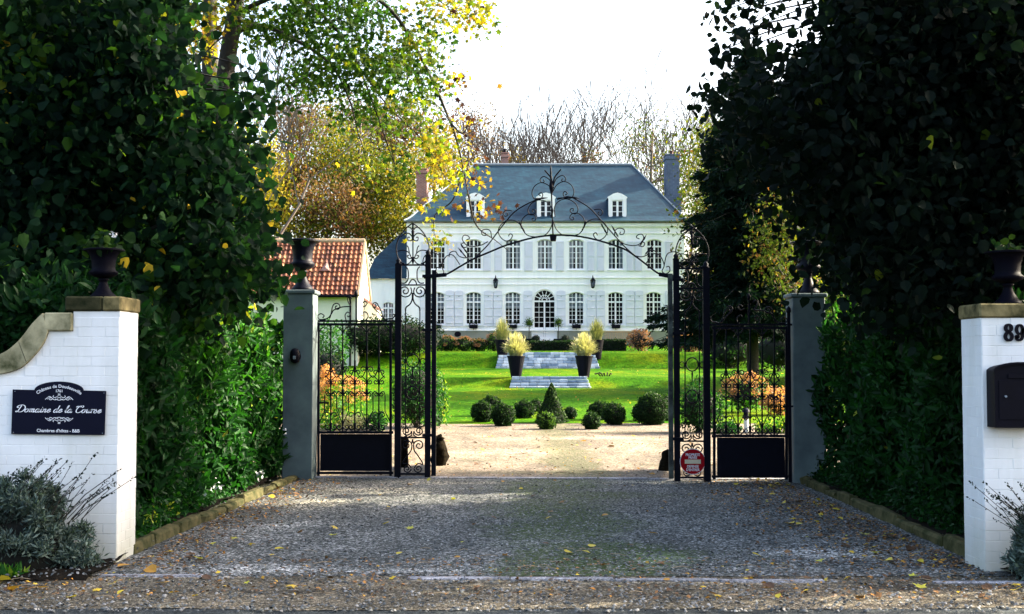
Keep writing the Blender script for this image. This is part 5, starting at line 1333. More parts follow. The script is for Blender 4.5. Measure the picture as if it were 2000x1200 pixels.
# standards by the door
for px, lb, xx in ((1033, 'left', 0), (1090, 'right', 0)):
    Y = 68.3; c = Vector((X_(px, Y), Y, T(Y))); t_ = thing('standard_tree', f'small clipped lollipop tree in a dark box {lb} of the front door', 'potted tree', tuple(c), 'lollipop trees beside the door')
    b = MB(); b.box(c.x - .25, c.x + .25, c.y - .25, c.y + .25, c.z, c.z + .5, .02); b.build('planter_box', M['pot'], t_)
    b = MB(); b.tube([c + Vector((0, 0, .4)), c + Vector((.02, 0, 1.2))], .025, 6); b.build('stem', M['bark'], t_)
    shell_leaves(t_, (c.x, c.y, c.z + 1.42), (.26, .26, .28), 500, .09, M['lf_box'], core=False, jit=.5, t0=.5, t1=1)
for px, lb in ((1018, 'dark ball shaped shrub in a pot left of the door steps'), (1046, 'dark ball shaped shrub in a pot beside the left lollipop tree'), (1104, 'dark ball shaped shrub in a pot right of the door steps')):
    Y = 68.0; c = Vector((X_(px, Y), Y, T(Y))); t_ = thing('potted_shrub', lb, 'potted shrub', tuple(c), 'potted ball shrubs by the door')
    b = MB(); b.lathe(c, [(.14, 0), (.2, .3), (.22, .32), (.2, .33), (.02, .3)], 14); b.build('pot', M['pot'], t_)
    shell_leaves(t_, (c.x, c.y, c.z + .5), .24, 400, .07, M['lf_box'], t0=0, t1=.3)
# window boxes on iron brackets
for i, (cx, pl) in enumerate(zip(LOW_, ['leftmost', 'second from the left', 'just left of the door', 'just right of the door', 'second from the right', 'rightmost'])):
    c = Vector((HX(cx), YH - .2, HZ(637))); t_ = thing('window_box', f'dark planted window box under the {pl} lower window', 'window box', tuple(c), 'window boxes of the ground floor')
    b = MB(); b.box(c.x - .24, c.x + .24, c.y - .12, c.y + .12, c.z - .14, c.z + .06, .02); b.build('trough', M['pot'], t_)
    P = np.array(c) + np.array([0, 0, .12]) + NR.uniform(-1, 1, (160, 3))*np.array([.27, .13, .12]); leaves('foliage', P, .08, NR.uniform(0, .25, 160), 'rhomb', M['lf_box'], t_)
    b = MB(); b.bar(c + Vector((0, .1, -.14)), c + Vector((0, .18, -.4)), .03); b.build('bracket', M['black'], t_)
# slatted bench
Y = 68.2; xa, xb_ = X_(1180, Y), X_(1236, Y); zb = T(Y); t_ = thing('garden_bench', 'weathered slatted wooden bench against the grey plinth', 'bench', ((xa+xb_)/2, Y, zb))
for i in range(16):
    x = xa + .06 + (xb_ - xa - .12)*i/15; b = MB(); b.box(x - .022, x + .022, Y + .18, Y + .2, zb + .44, zb + .84, .004); b.build('slat', M['wood'], t_)
b = MB(); b.box(xa, xb_, Y + .165, Y + .215, zb + .85, zb + .93, .01); b.build('top_rail', M['wood'], t_)
for i in range(4):
    b = MB(); b.box(xa, xb_, Y - .3 + i*.12, Y - .2 + i*.12, zb + .4, zb + .43, .005); b.build('seat_slat', M['wood'], t_)
for x in (xa + .04, xb_ - .04):
    for y in (Y - .27, Y + .19): b = MB(); b.box(x - .03, x + .03, y - .03, y + .03, zb, zb + .39, .005); b.build('leg', M['wood'], t_)
# little garden lantern in the right bed
Y = 25.5; c = Vector((X_(1456, Y), Y, T(Y))); t_ = thing('garden_lantern', 'small bollard lantern with dark hood and pale post in the right bed', 'garden lamp', tuple(c))
b = MB(); b.lathe(c, [(.05, -.05), (.05, .3)], 12); b.build('post', M['frame'], t_)
b = MB(); b.lathe(c + Vector((0, 0, .3)), [(.07, 0), (.07, .03), (.05, .04), (.05, .12), (.09, .13), (.07, .18), (.02, .22)], 12); b.build('hood', M['navy'], t_)
# ================================================================== hedges, shrubs, trees
def clumps_to_points(C, n, r, sq=1.0):
    """C (k,3) clump centres -> n leaves round each"""
    k = len(C); P = np.repeat(C, n, axis=0) + NR.normal(size=(k*n, 3)) * r * np.array([1, 1, sq]); return P
def hedge(label, x0, x1, y0, y1, H, side, n, t0, t1, slant):
    """laurel hedge along the kerb; side = +1: its face looks to +x"""
    t = thing('laurel_hedge', label, 'hedge', ((x0+x1)/2, (y0+y1)/2, 0), 'laurel hedges along the drive')
    xi, xo = (x1, x0) if side > 0 else (x0, x1)
    def top(x, y): return H + .13*np.sin(y*2.3 + x) + .1*np.sin(y*5.1 + 1 + x*3)
    def bulge(y, z): return .1*np.sin(y*3.1 + z*2) + .08*np.sin(y*6.7 - z*5)
    n1, n2, n3 = int(n*.58), int(n*.2), int(n*.22)
    y = NR.uniform(y0, y1, n1); z = NR.uniform(.08, H + .1, n1); z *= 1
    d1 = np.abs(NR.normal(size=n1))*.13
    P1 = np.array([xi - side*(d1 - bulge(y, z)) , y, np.minimum(z, top(xi, y))]).T; N1 = np.tile([side*1.3, -.4, .2], (n1, 1))
    x = NR.uniform(x0, x1, n2); y = NR.uniform(y0, y1, n2); P2 = np.array([x, y, top(x, y) + NR.normal(size=n2)*.07]).T; N2 = np.tile([0, -.3, 1.0], (n2, 1))
    x = NR.uniform(x0, x1, n3); z = NR.uniform(.05, H + .1, n3); P3 = np.array([x, y0 + np.abs(NR.normal(size=n3))*.13 + bulge(x, z), z]).T; N3 = np.tile([.2*side, -1.3, .2], (n3, 1))
    P1[:, 0] += slant*(P1[:, 1] - y0)/(y1 - y0); P = np.concatenate([P1, P2, P3]); Nn = np.concatenate([N1, N2, N3])
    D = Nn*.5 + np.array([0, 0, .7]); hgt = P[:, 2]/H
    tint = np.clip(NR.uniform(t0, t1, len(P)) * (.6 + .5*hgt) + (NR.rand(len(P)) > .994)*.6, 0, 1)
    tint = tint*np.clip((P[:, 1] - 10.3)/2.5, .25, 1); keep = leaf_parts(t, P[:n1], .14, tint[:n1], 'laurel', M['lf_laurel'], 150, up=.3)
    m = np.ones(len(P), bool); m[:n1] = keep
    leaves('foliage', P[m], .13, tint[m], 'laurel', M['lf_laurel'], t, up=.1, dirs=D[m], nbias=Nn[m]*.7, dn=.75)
    # sprigs standing up from the top
    k = 130; ys = NR.uniform(y0 + 1.8, y1, k); xs = NR.uniform(x0, x1, k); b = MB(); SP = []; SD = []
    for a, c in zip(xs, ys):
        h = rnd.uniform(.12, .34); zt = float(top(a, c)); lean = Vector((rnd.uniform(-.1, .1), rnd.uniform(-.1, .1), h)); b.tube([(a, c, zt - .3), (a + lean.x*.4, c + lean.y*.4, zt), (a + lean.x, c + lean.y, zt + h)], .005, 3)
        for q in range(9): u = rnd.uniform(.1, 1); SP.append((a + lean.x*u, c + lean.y*u, zt + h*u)); an = rnd.uniform(0, 6.28); SD.append((math.cos(an), math.sin(an), .9))
    leaves('young_shoots', np.array(SP), .12, NR.uniform(.6, .95, len(SP)) if t1 > .5 else NR.uniform(.3, .85, len(SP)), 'laurel', M['lf_laurel'], t, dirs=np.array(SD)); b.build('twigs', M['bark'], t)
    b = MB(); ins = .34
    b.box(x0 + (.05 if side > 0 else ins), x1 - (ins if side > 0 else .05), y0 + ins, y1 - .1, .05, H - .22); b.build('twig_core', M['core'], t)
    return t
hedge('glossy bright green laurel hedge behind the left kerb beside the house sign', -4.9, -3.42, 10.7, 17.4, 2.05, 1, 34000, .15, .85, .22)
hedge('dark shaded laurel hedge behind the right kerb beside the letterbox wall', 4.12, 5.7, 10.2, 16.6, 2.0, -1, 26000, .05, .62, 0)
# low cover between hedge and kerb
for nm, lb, xa, xb_, n, tt in (('ground_cover', 'low ferny growth and weeds between the left hedge and its kerb', -3.5, -3.2, 5200, (.1, .7)), ('ground_cover', 'dark low ivy between the right hedge and its kerb', 3.88, 4.2, 4200, (0, .4))):
    y = NR.uniform(10.3, 16.9, n); P = np.array([NR.uniform(xa, xb_, n), y, .07 + np.abs(NR.normal(size=n))*.1*(1 + .8*np.sin(y*2.2))]).T
    o = leaves(nm, P, .055, NR.uniform(*tt, n), 'rhomb', M['lf_laurel'], None, up=.8); tag(o, lb, 'ground cover', None, 'stuff')
for px, pyb, Y in ((296, 1042, 11.2), (330, 1034, 11.8), (505, 960, 15.2), (420, 985, 13.6)):
    c = W(px, pyb - 6, Y); c.z = .1; t_ = thing('small_flower', {296: 'yellow leafed seedling nearest the left wall behind the kerb', 330: 'second yellow leafed seedling behind the left kerb', 505: 'pale daisy near the far end of the left kerb', 420: 'small white flower in the left bed under the hedge'}[px], 'flower', tuple(c))
    P = np.array(c) + NR.normal(size=(16, 3))*.035 + np.array([0, 0, .12]); leaves('petals', P, .05, NR.uniform(.9, 1, 16), 'rhomb', M['lf_laurel'] if px < 400 else M['curtain'], t_, kind=None)
    b = MB(); b.tube([c, c + Vector((.01, 0, .13))], .004, 4); b.build('stem', M['bark'], t_)

# ---- lavender bushes at the wall feet
def lavender(label, cx, cy, rx, ry, h, n, stalks, xr_, seed, lean):
    t = thing('lavender_bush', label, 'bush', (cx, cy, 0), 'lavender at the foot of the white walls'); r = random.Random(seed); NRl = np.random.RandomState(seed)
    C = []; k = 0
    while len(C) < 190:
        a, b_, c = NRl.uniform(-1, 1), NRl.uniform(-1, 1), NRl.uniform(0, 1)
        if a*a + b_*b_ + c*c < 1: C.append((cx + a*rx, cy + b_*ry, .05 + c*h))
    C = np.array(C); P = np.repeat(C, n, axis=0); dirs = nrm(NRl.normal(size=P.shape) + np.array([0, 0, .9])); P = P + dirs*NRl.uniform(0, .05, (len(P), 1)) + NRl.normal(size=P.shape)*.02
    leaves('foliage', P, .052, np.clip(NRl.uniform(0, .75, len(P)) + (np.arange(len(P)) % 7 == 0)*.25, 0, 1), 'needle', M['lf_grey'], t, dirs=dirs)
    sb = MB(); FP = []; FD = []
    for i in range(stalks):
        a = r.uniform(-.95, .95); p0 = Vector((cx + a*rx*.85, cy + r.uniform(-.5, .5)*ry, h*.55)); L = r.uniform(.25, .55)
        d = Vector((a*.4 + lean*r.uniform(.1, 1), r.uniform(-.25, .1), 1)).normalized(); q = p0 + d*L*.5 + Vector((0, 0, 0)); e = q + (d + Vector((lean*.35, 0, -.05))).normalized()*L*.5
        sb.tube([p0, q, e], [.0035, .0025, .002], 4)
        dd = (e - q).normalized(); m = r.randint(7, 14)
        for j in range(m):
            u = r.uniform(-.02, .055) if j < m*.75 else r.uniform(-.13, -.06); FP.append(tuple(e + dd*u)); FD.append(tuple(dd + Vector((r.uniform(-.5, .5), r.uniform(-.5, .5), r.uniform(-.5, .5)))))
    sb.build('stalks', M['bark'], t); leaves('flower_heads', np.array(FP), .022, NRl.uniform(0, .3, len(FP)), 'rhomb', M['lf_spruce'], t, dirs=np.array(FD))
    b = MB(); b.lathe((0, 0, 0), [(.75, 0), (.8, .3), (.6, .6), (.1, .75)], 12); b.v = [(cx + x*rx*.9, cy + y*ry*.8, z*h*.9) for x, y, z in b.v]; b.build('twig_core', M['core'], t, True)
lavender('grey green lavender with dry flower stalks at the foot of the sign wall', -3.95, 9.42, .80, .32, .70, 200, 90, 0, 3, .8)
lavender('lavender with dark dry stalks at the foot of the letterbox wall', 3.93, 9.05, .27, .22, .5, 190, 46, 0, 9, -1.0)
c = Vector((-3.72, 9.12, .02)); t_ = thing('weed_tuft', 'bright green weed tuft under the lavender at the verge', 'weed', tuple(c))
P = np.array(c) + NR.uniform(-1, 1, (140, 3))*np.array([.12, .06, 0]) ; leaves('blades', P, .09, NR.uniform(.5, .95, 140), 'needle', M['lf_laurel'], t_, dirs=NR.normal(size=(140, 3))*.5 + np.array([0, 0, 1]), kind=None)

# ---- trees
def limb(b, p, q, r0, r1, sag=.1, n=4, k=5):
    p, q = Vector(p), Vector(q); L = (q - p).length
    mid = (p + q)/2 + Vector((rnd.uniform(-1, 1), rnd.uniform(-1, 1), rnd.uniform(-.2, 1)))*L*sag
    P = cat([p, mid, q], k); b.tube(P, [r0 + (r1-r0)*i/(len(P)-1) for i in range(len(P))], n)
    return P
def trunk_part(t, P, R, mat, name='trunk', n=10):
    b = MB(); b.tube(cat(P, 5), [float(np.interp(i/((len(P)-1)*5), np.linspace(0, 1, len(R)), R)) for i in range((len(P)-1)*5 + 1)], n); return b.build(name, mat, t, True)

def leafy_tree(name, label, cat_, root, C, n, r, size, tints, tmpl, mat, trunk_pts, R, nparts=0, limbs=40, up=.25, spread=None, group=None, bark='bark'):
    t = thing(name, label, cat_, tuple(root), group)
    trunk_part(t, trunk_pts, R, M[bark])
    b = MB(); top = [Vector(p) for p in cat(trunk_pts, 5)]
    sel = NR.permutation(len(C))[:limbs]
    for i in sel:
        q = Vector(C[i]); lo = [p for p in top if p.z < q.z + .3] or top[:1]
        p = min(lo[len(lo)//3:] or lo, key=lambda v: (v - q).length + abs(v.z - (q.z - (v.xy - q.xy).length*.5))*.6)
        L = (p - q).length; limb(b, p, q, min(.012 + .012*L, R[0]*.5), .006 + r*.01, .12)
    b.build('branches', M[bark], t, True)['kind'] = 'stuff'
    P = clumps_to_points(C, n, r); tint = np.repeat(tints, n) + NR.normal(size=len(P))*.08 + (NR.rand(len(P)) > .988)*(.6 if size < .2 else 0); tint = np.clip(tint, 0, 1)
    m = np.ones(len(P), bool)
    if nparts: m = leaf_parts(t, P, size*1.05, tint, tmpl, mat, nparts, up=up)
    leaves('crown', P[m], size, tint[m], tmpl, mat, t, up=up)
    return t
def pick(n, y0, y1, pxr, pyr, test, Yscale=1):
    out = []
    while len(out) < n:
        Y = rnd.uniform(y0, y1); px = rnd.uniform(*pxr); py = rnd.uniform(*pyr)
        if test(px, py, Y):
            v = W(px, py, Y)
            if v.z > .3: out.append(tuple(v))
    return np.array(out)
# left linden: fills the upper left, its skirt hanging behind the white wall
xmL = lambda py: np.interp(py, [-700, -200, 0, 60, 150, 210, 300, 380, 460, 520, 560, 600, 650], [280, 300, 320, 330, 365, 425, 450, 455, 480, 500, 490, 430, 300])
C1 = pick(430, 11.8, 15.5, (-120, 520), (-60, 600), lambda x, y, Y: x < xmL(y) and y < 590 + (x < 250)*40)
C1 = np.concatenate([C1, pick(46, 11.0, 12.2, (-80, 250), (560, 700), lambda x, y, Y: y < 690 - max(0, x - 60)*.45)])
C2 = pick(230, 11.8, 16.5, (-1100, 420), (-900, 620), lambda x, y, Y: x < xmL(y) and (x < -60 or y < -40))
C3 = np.array([tuple(W(x, y, Y)) for x, y, Y in ((505, 160, 12.6), (495, 190, 12.6), (520, 200, 12.8), (490, 230, 12.5), (512, 285, 12.8), (525, 372, 12.7), (500, 300, 12.9), (495, 420, 12.6), (515, 500, 12.4), (528, 535, 12.4), (520, 520, 12.9), (480, 130, 12.5))])
C = np.concatenate([C1, C2]); tn = np.clip(NR.normal(.28, .2, len(C)), 0, .75)
LT = leafy_tree('linden_tree', 'large dark green linden with some yellow leaves filling the upper left behind the sign wall', 'tree', (-6.4, 13.6, 0), C, 84, .22, .112, np.clip(tn, 0, 1), 'linden', M['lf_linden'],
    [(-6.4, 13.6, -.1), (-6.35, 13.6, 1.5), (-6.5, 13.7, 3.2), (-6.3, 13.6, 5.5), (-6.5, 13.8, 8.5)], [.3, .24, .2, .15, .06], nparts=300, limbs=90)
P = clumps_to_points(C3, 14, .10); leaves('outer_sprays', P, .125, NR.uniform(.2, .6, len(P)), 'linden', M['lf_linden'], LT)
b = MB()
for q in C3: limb(b, Vector(q) + Vector((-.9, .5, .25)), q, .014, .005, .08)
b.build('twigs', M['bark'], LT)
# right tree: darker, low hanging
xmR = lambda py: np.interp(py, [-900, -60, 0, 90, 150, 180, 200, 260, 330, 400, 450, 500, 560, 600], [1500, 1600, 1670, 1665, 1610, 1510, 1440, 1480, 1520, 1600, 1640, 1670, 1680, 1690])
C1 = pick(640, 10.6, 15.5, (1340, 2120), (-60, 560), lambda x, y, Y: x > xmR(y))
C2 = pick(420, 9.6, 17.5, (1500, 3600), (-1100, 600), lambda x, y, Y: x > xmR(y) and (x > 2080 or y < -40))
C = np.concatenate([C1, C2]); tn = np.clip(NR.normal(.2, .2, len(C)), 0, .85)
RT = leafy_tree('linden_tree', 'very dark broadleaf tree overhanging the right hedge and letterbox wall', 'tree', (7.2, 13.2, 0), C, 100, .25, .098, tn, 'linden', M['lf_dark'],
    [(7.2, 13.2, -.1), (7.1, 13.2, 1.6), (7.0, 13.2, 3.6), (6.8, 13.3, 6), (6.9, 13.4, 9)], [.34, .27, .22, .16, .06], nparts=300, limbs=50)
pts = [(1345, 182), (1362, 195), (1385, 205), (1408, 165), (1418, 195), (1440, 150), (1455, 175), (1375, 25), (1395, 45), (1420, 20), (1440, 50), (1405, 80), (1385, 100), (1462, 15), (1440, 0), (1470, 45), (1600, 70), (1615, 30), (1430, 230), (1455, 260), (1480, 110), (1440, 90), (1410, 5), (1520, 210), (1470, 220), (1600, 100), (1620, 40), (1600, 150)]
C3 = np.array([tuple(W(x + 25, y, rnd.uniform(12.3, 13.6))) for x, y in pts]); P = clumps_to_points(C3, 13, .085); leaves('outer_sprays', P, .105, NR.uniform(0, .5, len(P)), 'linden', M['lf_dark'], RT)
b = MB()
for q in C3: limb(b, Vector(q) + Vector((.8, .3, .35)), q, .012, .004, .1)
b.build('twigs', M['bark'], RT)
# maple behind the left gate pillar: trunk at px 450, long boughs over the lawn
YM = 23.0
EL = [(660,50,120,70,.05,.4,34),(720,150,105,60,.1,.5,26),(600,150,45,35,.1,.4,8),(790,90,60,80,.3,.66,14),(825,200,45,50,.35,.72,8),(560,40,50,45,.2,.5,8),(870,10,55,25,.5,.8,6),(925,25,28,30,.6,.85,5),(858,275,20,45,.45,.75,3),(884,330,14,16,.5,.8,2),
      (720,225,80,22,.15,.5,7),(640,-60,200,60,.1,.6,30),(845,400,6,8,.5,.7,1),(850,462,8,10,.65,.9,1),(950,405,8,6,.95,1,1),(920,340,14,16,.9,1,1),(740,320,60,40,.3,.6,3),(385,95,30,60,.75,.9,6),(360,30,40,40,.7,.9,4),(472,320,26,14,.75,.88,3),(410,200,14,25,.75,.9,2),(500,40,40,40,.3,.6,3),(900,200,18,60,.9,1,2),(470,0,60,60,.4,.8,6),(330,-60,120,60,.5,.9,8),(540,190,20,20,.1,.3,1)]
C = []; tn = []
for cx, cy, rx, ry, t0, t1, n in EL:
    for i in range(n):
        a = rnd.uniform(0, 2*PI); r = math.sqrt(rnd.random()); C.append(tuple(W(cx + rx*r*math.cos(a), cy + ry*r*math.sin(a), YM + rnd.uniform(-1.6, 1.6)))); tn.append(rnd.uniform(t0, t1))
C = np.array(C); tn = np.array(tn)
tr = [W(420, 560, YM), W(432, 300, YM), W(440, 150, YM), W(462, 0, YM), W(480, -200, YM)]; tr[0].z = -.1
MT = thing('maple_tree', 'maple with turning green and yellow leaves whose boughs hang across the gate view', 'tree', tuple(tr[0]))
trunk_part(MT, tr, [.24, .2, .17, .15, .1], M['bark'], n=12)
br = MB()
BR = [[(452, 70), (500, 50), (560, 70), (640, 120), (680, 190), (700, 262)], [(455, 30), (560, -10), (640, 40), (700, 130), (770, 320)], [(460, 0), (600, -60), (740, 0), (810, 90), (880, 240), (905, 330), (922, 430)], [(700, 130), (760, 210), (830, 280), (880, 370)], [(880, 240), (905, 260), (925, 210)], [(915, 380), (930, 440), (968, 470), (995, 492)],
      [(470, -60), (640, -90), (800, -40), (870, 10), (930, 30)], [(560, 70), (545, 120), (540, 190)], [(640, 120), (600, 150), (560, 170)], [(455, 60), (425, 80), (385, 110), (360, 40)], [(450, 220), (465, 290), (480, 320)], [(905, 330), (885, 390), (850, 420), (848, 460)]]
for i, Q in enumerate(BR):
    P = cat([W(x, y, YM + .25*math.sin(i*2.1 + k)) for k, (x, y) in enumerate(Q)], 6); r0 = .055 if i < 3 else .022
    br.tube(P, [r0*(1 - .85*k/len(P)) for k in range(len(P))], 6)
allb = [W(x, y, YM) for Q in BR for x, y in Q[1:]]
for q in C[::2]:
    q = Vector(q); p = min(allb, key=lambda v: (v - q).length); br.tube([p, (p+q)/2 + Vector((0, 0, .06)), q], [.012, .008, .004], 4)
br.build('boughs', M['bark'], MT, True)['kind'] = 'stuff'
P = clumps_to_points(C, 50, .22, .75); tint = np.clip(np.repeat(tn, 50) + NR.normal(size=len(P))*.11, 0, 1)
m = leaf_parts(MT, P, .14, tint, 'maple', M['lf_maple'], 300)
leaves('crown', P[m], .13, tint[m], 'maple', M['lf_maple'], MT, up=.5)
SD = [(790, 15), (800, 25), (830, 20), (870, 155), (895, 140), (885, 175), (890, 205), (900, 195), (880, 230), (905, 250), (925, 240), (895, 270), (930, 225), (925, 330), (915, 345), (905, 375), (950, 405)]
P = []
for x, y in SD:
    q = W(x, y, YM + rnd.uniform(-.5, .5)); P += [tuple(q + Vector((rnd.gauss(0, .07), rnd.gauss(0, .07), -rnd.uniform(0, .2)))) for k in range(16)]
leaves('seed_bunches', np.array(P), .05, np.full(len(P), 1.0), 'rhomb', M['lf_maple'], MT, dirs=np.tile([0, 0, -1.0], (len(P), 1)))
t_ = thing('slender_tree', 'second slender dark trunk left of the maple trunk', 'tree', tuple(W(408, 560, 26))); a = W(405, 560, 26); a.z = -.1
trunk_part(t_, [a, W(412, 250, 26), W(410, 100, 26), W(412, -150, 26)], [.22, .19, .17, .12], M['bark'], n=10)
# spruce on the right of the lawn
def spruce(label, px, Y, ztop, rmax, zlow, n_layers, tint1, grp=None):
    c = Vector((X_(px, Y), Y, T(Y))); t = thing('spruce_tree', label, 'tree', tuple(c), grp)
    trunk_part(t, [c, c + Vector((0, 0, ztop*.5)), c + Vector((.05, 0, ztop - c.z))], [.22, .14, .02], M['bark'])
    P = []; D = []; b = MB()
    for i in range(n_layers):
        u = i / n_layers; z = zlow + (ztop - zlow)*u; R = rmax*(1 - u)**.8*(.8 + .35*rnd.random()) + .15; m = 12 if u < .7 else 8
        for k in range(m):
            a = 2*PI*(k + rnd.random()*.8)/m; L = R*rnd.uniform(.7, 1.1); d = Vector((math.cos(a), math.sin(a), 0)); base = Vector((c.x, c.y, z))
            tip = base + d*L + Vector((0, 0, -.18*L + .1*u)); b.tube([base, base + d*L*.5 + Vector((0, 0, .02)), tip], [.03*(1-u)+.01, .018, .006], 3)
            s_ = Vector((-d.y, d.x, 0)); nn = int(26*L) + 8
            for q in range(nn):
                v = rnd.uniform(.12, 1); pt = base.lerp(tip, v); w_ = (1 - v*.75)*.42*min(1, L)*rnd.uniform(-1, 1); p = pt + s_*w_ + Vector((0, 0, -abs(w_)*.35 - rnd.uniform(0, .1)))
                for z_ in range(6): P.append(tuple(p + Vector((rnd.gauss(0, .05), rnd.gauss(0, .05), rnd.gauss(0, .04))))); D.append(tuple(d*.8 + s_*(1.2 if w_ > 0 else -1.2)*abs(w_) + Vector((0, 0, -.35))))
    b.build('branches', M['bark'], t)['kind'] = 'stuff'
    P = np.array(P); leaves('crown', P, .23, NR.uniform(0, tint1, len(P)), 'needle', M['lf_spruce'], t, dirs=np.array(D), up=.6)
spruce('tall dark spruce with drooping skirts beside the right end of the house', 1470, 42.0, 12.6, 3.1, 2.9, 34, .6, 'spruces right of the lawn')
spruce('second dark spruce behind the right hedge', 1680, 45.0, 11.5, 3.0, 2.5, 30, .6, 'spruces right of the lawn')
def far_tree(name, label, px, Y, els, n, r, size, mat, R0=.25, group=None, tmpl='rhomb', bark='bark_far', limbs=24, depth=2.5, cat_='tree'):
    C = []; tn = []
    for cx, cy, rx, ry, t0, t1, k in els:
        for i in range(k):
            a = rnd.uniform(0, 2*PI); q = rnd.random()**.45; C.append(tuple(W(cx + rx*q*math.cos(a), cy + ry*q*math.sin(a), Y + rnd.uniform(-1, 1)*depth))); tn.append(rnd.uniform(t0, t1))
    C = np.array(C); g = T(Y); x = X_(px, Y); zt = C[:, 2].max(); n = int(n*2.6) if Y > 70 else n; r = r*1.12 if Y > 70 else r; size = size*.82 if Y > 70 else size
    return leafy_tree(name, label, cat_, (x, Y, g), C, n, r, size, np.array(tn), tmpl, mat, [(x, Y, g - .2), (x + .2, Y, g + (zt-g)*.35), (x - .1, Y, g + (zt-g)*.65), (x + .1, Y, zt - .4)], [R0, R0*.8, R0*.5, .05], limbs=limbs, group=group, bark=bark)
GA = 'autumn trees behind the tiled cottage'
far_tree('autumn_tree', 'brownish thinning tree rising above the left end of the tiled roof', 560, 84, [(575, 300, 65, 75, .05, .4, 40), (540, 380, 50, 50, .5, .85, 26), (590, 240, 45, 25, .0, .15, 14)], 55, .75, .27, M['lf_autumn'], group=GA, limbs=60)
far_tree('autumn_tree', 'golden yellow tree peeping between dark linden leaves at the far left', 490, 74, [(495, 330, 40, 40, .7, .9, 14), (500, 410, 55, 45, .65, .9, 24), (450, 380, 60, 60, .6, .9, 18)], 55, .7, .26, M['lf_autumn'], group=GA)
far_tree('autumn_tree', 'russet red and brown shrubby tree directly above the tiled roof', 640, 76, [(640, 400, 55, 36, .18, .42, 22), (600, 440, 60, 25, .4, .8, 20), (690, 440, 40, 25, .3, .5, 10)], 60, .65, .25, M['lf_autumn'], group=GA)
far_tree('autumn_tree', 'mid green and lime tree in the middle of the autumn wood', 700, 80, [(690, 330, 60, 55, .5, .75, 36), (720, 400, 45, 55, .48, .62, 28), (650, 280, 35, 50, .5, .75, 12), (600, 462, 40, 10, .5, .6, 6)], 60, .7, .26, M['lf_autumn'], group=GA)
far_tree('autumn_tree', 'yellow green tree standing against the left corner of the house', 760, 78, [(765, 400, 45, 60, .48, .85, 40), (740, 460, 50, 35, .45, .8, 20), (785, 350, 25, 40, .5, .85, 12)], 60, .65, .25, M['lf_autumn'], group=GA)
far_tree('autumn_tree', 'pinkish bronze thinning tree above the left chimney', 790, 94, [(790, 265, 60, 45, .0, .25, 34), (700, 245, 60, 32, .0, .25, 26), (740, 320, 50, 30, .6, .9, 14)], 50, .8, .28, M['lf_autumn'], group=GA, limbs=50)
far_tree('autumn_tree', 'orange gold tree glowing behind the left slope of the roof', 850, 86, [(850, 330, 34, 40, .8, 1, 22), (870, 290, 24, 25, .75, .95, 10)], 50, .65, .25, M['lf_autumn'], group=GA)
far_tree('autumn_tree', 'dusky pink leaved tree left of the bare trees above the roof', 915, 96, [(915, 260, 45, 32, .0, .2, 24), (925, 300, 50, 16, .1, .5, 8)], 36, .8, .24, M['lf_autumn'], group=GA, limbs=50)
far_tree('autumn_tree', 'small yellow tree crown just above the roof ridge', 1010, 92, [(1010, 314, 22, 9, .85, 1, 6), (1150, 312, 25, 12, .2, .6, 6)], 30, .5, .22, M['lf_autumn'], group=GA)
far_tree('green_tree', 'ivy clad tree with pale green leaves right of the house chimney', 1275, 88, [(1260, 270, 45, 35, .5, .6, 7), (1290, 330, 50, 40, .5, .6, 9), (1240, 300, 30, 20, .5, .6, 4), (1350, 370, 25, 40, .5, .68, 18), (1345, 320, 18, 30, .55, .7, 8)], 30, .8, .22, M['lf_autumn'], group='trees right of the house')
far_tree('green_tree', 'leafy olive green tree between the house and the tall spruce', 1385, 66, [(1385, 300, 36, 60, .5, .7, 30), (1380, 420, 40, 70, .48, .62, 36), (1400, 520, 45, 60, .46, .55, 24)], 55, .55, .22, M['lf_autumn'], group='trees right of the house', bark='bark')
far_tree('green_tree', 'sunlit lime green tree glimpsed above the right gate pillar', 1545, 38.5, [(1535, 450, 40, 50, .5, .68, 22), (1560, 400, 40, 35, .5, .6, 16), (1560, 530, 40, 50, .48, .6, 20), (1505, 500, 26, 60, .5, .6, 12)], 60, .36, .15, M['lf_autumn'], group='trees right of the house', bark='bark')
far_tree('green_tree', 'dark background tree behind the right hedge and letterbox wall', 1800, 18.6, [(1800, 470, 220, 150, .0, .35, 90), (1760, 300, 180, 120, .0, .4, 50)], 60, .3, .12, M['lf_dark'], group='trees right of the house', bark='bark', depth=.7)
far_tree('green_tree', 'dark background tree behind the sign wall and left linden', 120, 28, [(150, 420, 260, 200, .0, .6, 120), (120, 200, 260, 200, .1, .6, 70)], 60, .4, .15, M['lf_linden'], group='trees behind the left linden', bark='bark', depth=3)
far_tree('green_tree', 'green tree seen between linden sprays left of the maple trunk', 430, 34, [(420, 300, 60, 130, .2, .9, 40), (380, 480, 100, 80, .1, .8, 36)], 45, .4, .15, M['lf_linden'], group='trees behind the left linden', bark='bark', depth=3)
